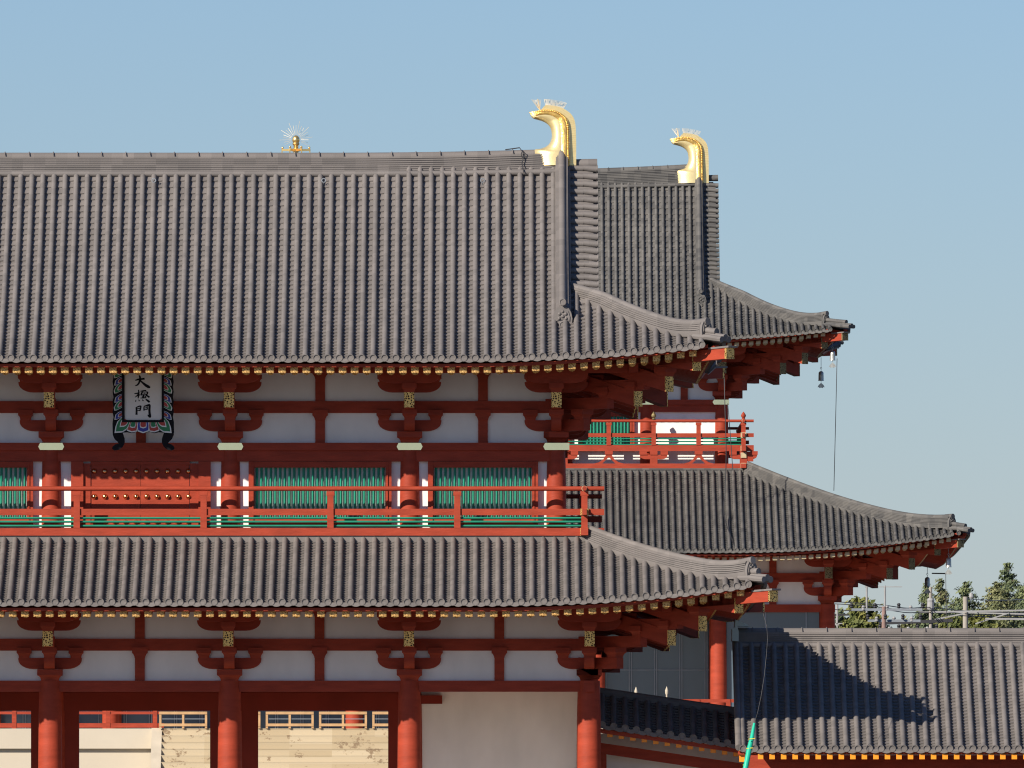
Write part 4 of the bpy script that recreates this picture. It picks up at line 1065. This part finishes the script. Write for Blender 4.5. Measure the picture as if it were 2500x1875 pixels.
# temporary timber barriers at the head of the stairs
bar0 = None
bpx = (389, 519, 649, 779, 909)
words = ('bare timber barrier panel beside the red podium railing end', 'bare timber barrier panel behind the second front column of the gate', 'bare timber barrier panel nearest the left edge of the right gate opening',
         'bare timber barrier panel in front of the red hall column in the right gate opening', 'bare timber barrier panel cut by the right edge of the right gate opening')
for i, px_ in enumerate(bpx):
    wdt = X(117, 236) - X(0, 236); zt_, zb_ = Z(1741, 236), Z(1770, 236)
    if bar0 is None:
        bar0 = empty('timber_barrier', (0, 0, 0), words[0], 'barrier', 'timber barriers at the head of the stairs')
        for x in (.05, wdt/2, wdt - .05):
            m = MB(); m.box(x - .05, x + .05, -.05, .05, -.0, zt_ - PT); m.build('post', 'wood', bar0)
        for zz in (zt_ - PT, zb_ - PT):
            m = MB(); m.box(0, wdt, -.07, .07, zz - .06, zz + .06); m.build('rail', 'wood', bar0)
        m = MB(); m.box(.1, wdt - .1, -.01, .01, (zt_ + zb_)/2 - PT - .015, (zt_ + zb_)/2 - PT + .015); m.build('wire_rail', 'steel', bar0)
        ob = bar0
    else: ob = copy_tree(bar0)
    ob['label'] = words[i]; ob.location = (X(px_, 235.7), 235.6, PT)

# ====================================================================== CORRIDORS EAST OF THE GATE
class Shed:      # simple two-slope roof run along x; slope = drop per metre toward +x
    def __init__(s, x0, x1, ye, yr, ze, zr, sl=0.0): s.__dict__.update(locals()); s.a = (zr - ze)/(yr - ye)
    def P(s, face, u, d, up=0.0):
        t = d/(s.yr - s.ye); z = s.ze + (s.zr - s.ze)*(t*.88 + t*t*.12) - s.sl*(u - s.x0) + up
        return Vector((u, s.ye + d if face == 'F' else 2*s.yr - s.ye - d, z))
    ex = 1e6
    def corner(s, face, u): return 1e6
    def d0(s, face, u): return 0.0
    def d1(s, face, u): return s.yr - s.ye
def shed_tiles(sh, mat, off, course):
    mb = MB(); us = []
    class V: pass
    # reuse tile_slope by centring the run
    cx = (sh.x0 + sh.x1)/2; half = (sh.x1 - sh.x0)/2
    class Sub(Roof):
        def __init__(s): s.ex = half; s.ey = 1
        def corner(s, f, u): return 1e6
        def d0(s, f, u): return 0.0
        def d1(s, f, u): return sh.yr - sh.ye
        def P(s, f, u, d, up=0.0): return sh.P(f, cx + (u if f == 'F' else -u), d, up)
    tile_slope(mb, Sub(), 'F', off, sp=.3165, course=course, dtop=.3); tile_slope(mb, Sub(), 'B', off, sp=.3165, course=.4, dtop=.3)
    return mb
cor = empty('roofed_corridor', (0, 0, 0), 'long sunlit grey tiled corridor roof with orange rafter ends, running off the right edge', 'corridor')
xs0 = X(1798, 1)
sh = Shed(xs0, 26.0, -1.75, 3.9, Z(1827, -1.75) - .04, Z(1571, 3.6) + .12)
cr = shed_tiles(sh, 'tile', .07, .16).build('roof', 'tile', cor, smooth=45)
m = MB(); xs = [xs0 + (26 - xs0)*i/40 for i in range(41)]
m.tube([(x, 3.9 - .36, sh.zr - .18) for x in xs], .085, 10); m.tube([(x, 3.9 + .36, sh.zr - .18) for x in xs], .085, 10)
hg = ridge_sweep(m, [(x, 3.9, sh.zr - .15) for x in xs], .28, 6, .058, .11)
x = xs0 + .5
while x < 26:
    m.tube([(x, 3.9 + .15*math.cos(t), sh.zr - .15 + hg - .11 + .13*math.sin(t)) for t in [math.pi*q_/8 for q_ in range(9)]], .014, 5); x += .69
m.build('ridge', 'tile', cr, smooth=40)
# verge barrel down the near end
m = MB(); m.tube([sh.P('F', xs0 + .02, d, .06) for d in [5.55*i/12 for i in range(13)]], .10, 10); m.build('verge_tiles', 'tile', cr, smooth=40)
# walls, posts, beams below
m = MB(); m.box(xs0 + .3, 26, 3.7, 3.9, 0, 4.6); m.build('plaster_wall', 'white', cor)
m = MB(); m.box(xs0 + .2, 26, -.15, .15, 2.55, 3.12); m.build('beam', 'red', cor)
for q_ in range(5):
    m = MB(); m.lathe([(.2, 0), (.19, 2.46)], (0, 0, 0), 20); m.build('post', 'red', cor, (xs0 + 1.1 + 4.4*q_, 0, 0), smooth=40)
m = MB(); m.add([sh.P('F', xs0 + .1, .12, -.1), sh.P('F', 26, .12, -.1), sh.P('F', 26, 5.5, -.12), sh.P('F', xs0 + .1, 5.5, -.12)], [(0,1,2,3)]); m.build('roof_boarding', 'red', cor)
m = MB(); zf = sh.ze; m.box(xs0, 26, -1.60, -1.46, zf - .13, zf - .04); m.build('eave_fascia', 'red', cor)
m = MB(); L_ = 2.2; m.loft([[(-.07, y, z - .072), (.07, y, z - .072), (.07, y, z + .072), (-.07, y, z + .072)] for y, z in ((0, 0), (L_, .48*L_))]); rp = m.build('rafter', 'red', cor)
m = MB(); m.box(-.074, .074, -.012, .012, -.076, .076); m.build('end_cap', 'orange', rp)
zc = Z(1847, -1.6)
for i in range(62):
    o = rp if i == 0 else copy_tree(rp, cor); o.location = (xs0 + .62 + .3185*i, -1.68, zc)
m = MB(); m.box(X(1811, -1.5) - .07, X(1811, -1.5) + .07, -1.5, -1.40, Z(1860, -1.5), Z(1826, -1.5)); m.build('bargeboard_end', 'orange', cor)
# pale sheet-metal flashing over the near end of the ridge
m = MB(); fx0, fy0 = X(1785, 3.5), 3.2
m.prism([(X(1787,3.2), Z(1565,3.2)), (X(1803,3.2), Z(1566,3.2)), (X(1803,3.2), Z(1542,3.2)), (X(1800,3.2), Z(1530,3.2)), (X(1830,3.2), Z(1530,3.2)), (X(1826,3.2), Z(1526,3.2)), (X(1795,3.2), Z(1513,3.2)), (X(1793,3.2), Z(1533,3.2)), (X(1787,3.2), Z(1536,3.2))], 2.9, 4.8)
m.build('metal_flashing', 'copper', cor)

slope = .145
con = empty('linking_corridor', (0, 0, 0), 'short dark tiled roof in shade sloping down between the gate and the sunlit corridor', 'corridor')
xl0, xl1 = X(1462, 1.5), X(1905, 1.5)
sh2 = Shed(xl0, xl1, 1.2, 3.3, Z(1768, 1.2) - .04, Z(1688, 3.3), slope)
c2 = shed_tiles(sh2, 'tile', .1, .16).build('roof', 'tile', con, smooth=45)
m = MB(); xs = [xl0 + (xl1 - xl0)*i/12 for i in range(13)]
ridge_sweep(m, [(x, 3.3, sh2.zr - .10 - slope*(x - xl0)) for x in xs], .2, 2, .055, .10); m.build('ridge', 'tile', c2, smooth=40)
m = MB(); m.bar((xl0, 1.36, sh2.ze - .14), (xl1, 1.36, sh2.ze - .14 - slope*(xl1 - xl0)), .14, .12, plumb=True); m.build('eave_fascia', 'red', con)
m = MB(); m.add([sh2.P('F', xl0, .12, -.09), sh2.P('F', xl1, .12, -.09), sh2.P('F', xl1, 2.1, -.1), sh2.P('F', xl0, 2.1, -.1)], [(0,1,2,3)]); m.build('roof_boarding', 'red', con)
m = MB(); m.loft([[(-.07, y, z - .072), (.07, y, z - .072), (.07, y, z + .072), (-.07, y, z + .072)] for y, z in ((0, 0), (1.4, .5))]); rp2 = m.build('rafter', 'red', con)
m = MB(); m.box(-.076, .076, -.012, .012, -.078, .078); m.build('end_cap', 'orange', rp2)
for i in range(15):
    o = rp2 if i == 0 else copy_tree(rp2, con); px_ = 1489 + 28.0*i; o.location = (X(px_, 1.3), 1.32, Z(1793 + .1525*(px_ - 1489), 1.32))
m = MB(); m.bar((xl0, 2.5, Z(1826, 2.5)), (xl1, 2.5, Z(1826, 2.5) - slope*(xl1 - xl0)), .2, .30, plumb=True); m.build('beam', 'red', con)
m = MB(); m.box(xl0, xl1, 3.2, 3.4, 0, Z(1790, 1.5)); m.build('plaster_wall', 'white', con)
m = MB(); m.box(xl0 - .02, xl0 + .22, 2.42, 2.66, 0, Z(1830, 1.5)); m.build('post', 'red', con)

# ====================================================================== WIND BELLS
def wind_bell(px_, py_, Y, label, first=[None]):
    if first[0] is None:
        b = empty('wind_bell', (0, 0, 0), label, 'wind bell', 'wind bells under the hall eaves')
        KB = .60
        m = MB(); m.T = Matrix.Scale(KB, 4); m.lathe([(.03, .0), (.12, -.03), (.19, -.12), (.20, -.35), (.205, -.66), (.225, -.74), (.20, -.74), (.18, -.60)], (0, 0, 0), 18); m.build('bell_body', 'bell', b, smooth=45)
        m = MB(); m.T = Matrix.Scale(KB, 4); m.tube([(0, 0, 0), (0, 0, .16)], .02, 6); m.tube([(.06*math.cos(t), 0, .22 + .07*math.sin(t)) for t in [2*math.pi*q_/10 for q_ in range(11)]], .017, 6)
        m.tube([(0, .05*math.cos(t), .34 + .07*math.sin(t)) for t in [2*math.pi*q_/10 for q_ in range(11)]], .017, 6); m.tube([(0, 0, .40), (0, 0, 1.05)], .02, 6); m.build('hanging_chain', 'steel', b)
        m = MB(); m.T = Matrix.Scale(KB, 4); m.tube([(0, 0, -.5), (0, 0, -.95)], .018, 6)
        m.prism([(-.05, -.93), (-.2, -1.08), (-.27, -1.24), (-.19, -1.22), (-.12, -1.30), (0, -1.26), (.12, -1.30), (.19, -1.22), (.27, -1.24), (.2, -1.08), (.05, -.93)], -.05, .05); m.build('clapper_leaf', 'bell', b)
        first[0] = b; o = b
    else: o = copy_tree(first[0])
    o['label'] = label; o.location = (X(px_, Y), Y, Z(py_, Y)); return o
wind_bell(2033, 856, 245.2, 'pale bronze wind bell in sunlight at the tip of the hall upper eave')
wind_bell(2005, 906, 250.5, 'dull grey wind bell against the sky, lower of the two at the upper eave')
wind_bell(2316, 1361, 240.2, 'bright wind bell at the tip of the hall lower eave, above a thin bracket rod')
wind_bell(2264, 1409, 262, 'dark wind bell in shade below the lower eave, in front of the tall conifer')
m = MB(); m.tube([(X(2276, 262), 262, Z(1400, 262)), (X(2312, 255), 255, Z(1400.5, 255))], .03, 6)
tag(m.build('bracket_rod', 'wire'), 'thin dark horizontal rod between the two lower wind bells', 'rod')

# ====================================================================== CABLES
def cable(name, pts, r, label, cat, group=None, mat='wire'):
    m = MB(); P3 = [Vector((X(a, y), y, Z(b, y))) for a, b, y in pts]; out = []
    for i in range(len(P3) - 1):
        p0, p1, p2, p3 = P3[max(i-1,0)], P3[i], P3[i+1], P3[min(i+2, len(P3)-1)]
        for j in range(6):
            t = j/6; out.append(.5*(2*p1 + (p2 - p0)*t + (2*p0 - 5*p1 + 4*p2 - p3)*t*t + (3*p1 - p0 - 3*p2 + p3)*t**3))
    out.append(P3[-1]); m.tube(out, r, 6); return tag(m.build(name, mat), label, cat, group)
cable('conductor_cable', [(1768, 905, 243.9), (1770, 990, 243.5), (1773, 1110, 243.4), (1770, 1200, 243.5), (1768, 1260, 242.5), (1799, 1348, 239.0)], .020, 'thin black cable dropping from the hall eave across its balcony corner', 'cable', 'conductor cables on the hall')
cable('conductor_cable', [(1777, 985, 243.9), (1783, 1060, 243.6), (1789, 1146, 243.6)], .018, 'short thin black cable just right of the longer cable over the hall balcony', 'cable', 'conductor cables on the hall')
cable('conductor_cable', [(2044, 875, 244.2), (2041, 1000, 244.4), (2036, 1198, 246.3)], .016, 'thin cable hanging against open sky from the upper eave tip to the lower roof', 'cable', 'conductor cables on the hall')
cable('conductor_cable', [(2309, 1402, 239.5), (2310, 1470, 239), (2314, 1545, 239)], .014, 'thin cable hanging below the lower eave wind bells past the conifers', 'cable', 'conductor cables on the hall')
guy = empty('guy_cable', (0, 0, 0), 'thin cable from the gate lower corner down into a bright green sheath with yellow ties', 'cable')
m = MB(); pts = [(1861, 1490, -4.2), (1872, 1530, -4.4), (1874, 1560, -4.6), (1871, 1600, -4.8), (1866, 1650, -4.95), (1858, 1700, -5.1), (1850, 1738, -5.25), (1841, 1768, -5.4), (1818, 1885, -5.9)]
m.tube([(X(a, y), y, Z(b_, y)) for a, b_, y in pts], .008, 6); m.build('wire', 'wire', guy)
m = MB(); m.tube([(X(a, y), y, Z(b_, y)) for a, b_, y in [(1841.5, 1766, -5.4), (1836, 1800, -5.55), (1829, 1830, -5.7), (1819, 1880, -5.9), (1809, 1940, -6.1)]], [.035, .06, .075, .075, .075], 10); m.build('green_sheath', 'sheath', guy, smooth=50)
m = MB()
for a, b_ in ((1835, 1805), (1829.5, 1828), (1821, 1868)): m.tube([(X(a, -5.6) - .09, -5.75, Z(b_, -5.6)), (X(a, -5.6) + .09, -5.75, Z(b_, -5.6) + .02)], .014, 5)
m.build('tie', 'sheath_tie', guy)

# ====================================================================== TREES, POLES AND WIRES BEYOND
def leaf_tree(px_, top_py, Y, wpx, label, mat, kind, group, seed, n=3200):
    """wpx = crown width in photo pixels where the corridor ridge cuts it off"""
    rnd = random.Random(seed); x0 = X(px_, Y); h = Z(top_py, Y); wd = wpx*1.65/F_PX*(CAM_D + Y)/2; vis = h - Z(1545, Y)
    root = empty('conifer_tree' if kind == 'con' else 'leafy_tree', (x0, Y, 0), label, 'tree', group)
    t = MB(); t.tube([(0, 0, 0), (.1, 0, h*.4), (-.05, .1, h*.75), (0, 0, h*.98)], [.30, .22, .12, .02], 8)
    lf = MB()
    def leafq(p, sz):
        o_ = Vector((p.x, p.y, 0)); o_ = o_.normalized() if o_.length > .01 else Vector((0, 0, 1))
        a = (Vector((rnd.gauss(0,1), rnd.gauss(0,1), rnd.gauss(0,1)))*.6 + o_*.8 + Vector((0, 0, .7))).normalized(); b_ = a.orthogonal().normalized()*sz; c_ = a.cross(b_).normalized()*sz*rnd.uniform(.35, .7)
        lf.add([p - b_, p + c_*.8, p + b_, p - c_*.8], [(0,1,2,3)])
    if kind == 'con':
        n = int(n*2.3); nb = 84; bot = min(h*.85, vis*1.9)
        for i in range(nb):
            tt = ((i + rnd.random())/nb)**.85; z = h - bot*tt; ln = wd*min(1.2, (bot*tt/vis)**.9)*rnd.uniform(.6, 1.08) + .10; an = rnd.uniform(0, 6.283)
            dv = Vector((math.cos(an), math.sin(an), 0)); tip = Vector((0, 0, z)) + dv*ln + Vector((0, 0, rnd.uniform(-.05, .35)*ln))
            t.tube([(0, 0, z), tip], [.05, .012], 4)
            for j in range(int(n/nb*(.45 + 1.0*tt))):
                q_ = rnd.random()**.6; c0 = Vector((0, 0, z)).lerp(tip, q_); sp_ = .07 + .15*ln
                leafq(c0 + Vector((rnd.gauss(0, sp_), rnd.gauss(0, sp_), rnd.gauss(0, sp_*.55) - .06*ln)), rnd.uniform(.06, .145))
    else:
        wd *= .8; n = int(n*1.7); cl = []; ch = vis*1.7
        for i in range(40):
            an = rnd.uniform(0, 6.283); q_ = rnd.random(); zz = h - .25 - ch*q_; rr = wd*math.sqrt(max(.03, 1 - ((q_ - .62)/.66)**2))*rnd.uniform(.2, .92)
            c0 = Vector((math.cos(an)*rr, math.sin(an)*rr, zz)); cl.append(c0); t.tube([(0, 0, zz - ch*.25), c0], [.07, .02], 4)
        for i in range(n):
            c0 = rnd.choice(cl); sg = wd*.17
            leafq(c0 + Vector((rnd.gauss(0, sg), rnd.gauss(0, sg), rnd.gauss(0, sg))), rnd.uniform(.10, .24))
    t.build('trunk', 'bark', root); lf.build('crown', mat, root)
leaf_tree(2106, 1460, 330, 88, 'rounded olive green leafy tree beside the brown utility pole', 'leaf_a', 'leaf', 'trees beyond the corridor', 3)
leaf_tree(2262, 1425, 420, 34, 'narrow dark conifer behind the hanging dark wind bell', 'leaf_b', 'con', 'trees beyond the corridor', 5, 4200)
leaf_tree(2297, 1412, 470, 40, 'pale thin conifer just right of the second pole', 'leaf_c', 'con', 'trees beyond the corridor', 6)
leaf_tree(2284, 1475, 440, 62, 'low dense dark conifer at the foot of the second pole', 'leaf_b', 'con', 'trees beyond the corridor', 16, 4200)
leaf_tree(2357, 1424, 430, 92, 'broad dark conifer behind the third pale pole', 'leaf_b', 'con', 'trees beyond the corridor', 8, 5200)
leaf_tree(2432, 1424, 430, 100, 'wide light green conifer left of the tallest conifer', 'leaf_c', 'con', 'trees beyond the corridor', 9, 5200)
leaf_tree(2462, 1374, 450, 88, 'tallest dark conifer near the right edge of the picture', 'leaf_b', 'con', 'trees beyond the corridor', 10, 6200)
leaf_tree(2500, 1432, 440, 92, 'dark conifer cut by the right edge of the picture', 'leaf_b', 'con', 'trees beyond the corridor', 11, 5200)
leaf_tree(2225, 1512, 470, 44, 'low pale green tree between the brown pole and the narrow conifer', 'leaf_c', 'leaf', 'trees beyond the corridor', 21, 1500)
leaf_tree(2324, 1510, 400, 70, 'low olive bush-like tree between the second and third poles', 'leaf_a', 'leaf', 'trees beyond the corridor', 12, 2600)
leaf_tree(2400, 1500, 410, 70, 'low olive tree right of the third pole below the wide conifer', 'leaf_a', 'leaf', 'trees beyond the corridor', 13, 2600)
leaf_tree(2052, 1478, 360, 22, 'small thin tree half hidden by the hall corner column', 'leaf_b', 'leaf', 'trees beyond the corridor', 14, 900)
def pole(px_, top, Y, label, mat, r=.10):
    o = empty('utility_pole', (X(px_, Y), Y, 0), label, 'utility pole', 'utility poles beyond the corridor'); h = Z(top, Y)
    m = MB(); m.tube([(0, 0, 0), (0, 0, h)], [r*1.25, r*.8], 12); m.build('shaft', mat, o, smooth=50); return o, h
def part(o, name, mat, fn):
    m = MB(); fn(m); return m.build(name, mat, o)
o, h = pole(2158, 1481, 300, 'brown utility pole crowded with insulators and crossarms', 'rust', .14)
for dx, tp in ((-.75, 1428), (.15, 1430)):
    part(o, 'riser', 'sage', lambda m: m.tube([(dx - .1, 0, h - .3), (dx - .1, 0, Z(tp, 300))], .05, 8))
part(o, 'riser_bar', 'sage', lambda m: m.box(-.95, .9, -.04, .04, Z(1434, 300), Z(1432, 300)))
for k_, (zz, x0, x1) in enumerate(((h - .15, -1.6, 1.9), (h - .7, -.8, 1.8), (h - 1.2, -.2, 2.6))):
    part(o, 'crossarm', 'steel', lambda m: m.box(x0, x1, -.07, .07, zz - .06, zz + .06))
    for j in range(7): 
        xx = x0 + (x1 - x0)*j/6
        part(o, 'insulator', 'sage' if j % 2 else 'wire', lambda m: m.lathe([(.05, 0), (.10, .06), (.06, .12), (.10, .18), (.05, .26)], (xx, random.uniform(-.3, .3), zz + .06*(-1)**j), 8))
part(o, 'transformer', 'sage', lambda m: m.lathe([(.28, 0), (.3, .1), (.3, .8), (.2, .95)], (1.3, .3, h - 2.3), 14))
o, h = pole(2272, 1433, 310, 'pale tall utility pole in front of the narrow conifer, with a long pale crossarm', 'concrete', .10)
part(o, 'crossarm', 'sage', lambda m: m.bar((-.6, 0, Z(1495, 310)), (6.2, 0, Z(1489, 310)), .08, .08)); part(o, 'crossarm', 'wire', lambda m: m.bar((-2.6, -.1, Z(1522, 310)), (1.1, -.1, Z(1515, 310)), .12, .16))
part(o, 'brace', 'sage', lambda m: m.bar((.2, -.1, Z(1513, 310)), (1.7, -.1, Z(1498, 310)), .07, .07))
part(o, 'insulator', 'sage', lambda m: m.lathe([(.14, 0), (.19, .1), (.17, .4), (.19, .5), (.14, .6)], (0, 0, Z(1490, 310)), 10))
o, h = pole(2357, 1457, 320, 'pale utility pole in front of the broad dark conifer', 'concrete', .16)
part(o, 'crossarm', 'sage', lambda m: m.bar((-1.4, 0, Z(1494, 320)), (4.4, 0, Z(1501, 320)), .08, .07)); part(o, 'crossarm', 'sage', lambda m: m.bar((1.0, -.1, Z(1511, 320)), (6.0, -.1, Z(1513, 320)), .10, .09))
part(o, 'brace', 'sage', lambda m: m.bar((.5, -.1, Z(1523, 320)), (2.2, -.1, Z(1497, 320)), .06, .06))
part(o, 'insulator', 'sage', lambda m: m.lathe([(.08, 0), (.13, .1), (.08, .3)], (.3, 0, h - .1), 8))
o, h = pole(2044, 1476, 330, 'white pole stub showing just right of the hall corner column', 'sage', .07)
part(o, 'crossarm', 'sage', lambda m: m.bar((-.5, 0, Z(1524, 330)), (2.2, 0, Z(1524, 330)), .10, .12)); part(o, 'crossarm', 'wire', lambda m: m.bar((-.5, 0, Z(1502, 330)), (1.6, 0, Z(1500, 330)), .08, .1))
for i, (ya, yb, yc, lab) in enumerate(((1470, 1478, 1487, 'topmost thin wire strung left of the brown pole and on to the second pole'), (1475, 1484, 1494, 'middle thin wire crossing the brown pole toward the conifers'), (1489, 1489, 1499, 'lowest thin wire running past the long pale crossarms'))):
    cable('power_line', [(2030, ya - 1, 305), (2100, ya + 3, 303), (2160, yb, 300), (2215, yb + 7, 305), (2272, yc - 4, 310), (2360, yc + 5, 318), (2520, yc + 10, 330)], .022, lab, 'power line', 'power lines between the poles')
cable('power_line', [(2357, 1462, 320), (2430, 1466, 324), (2520, 1463, 330)], .02, 'pale upper wire leaving the top of the third pole to the right', 'power line', 'power lines between the poles', 'sage')
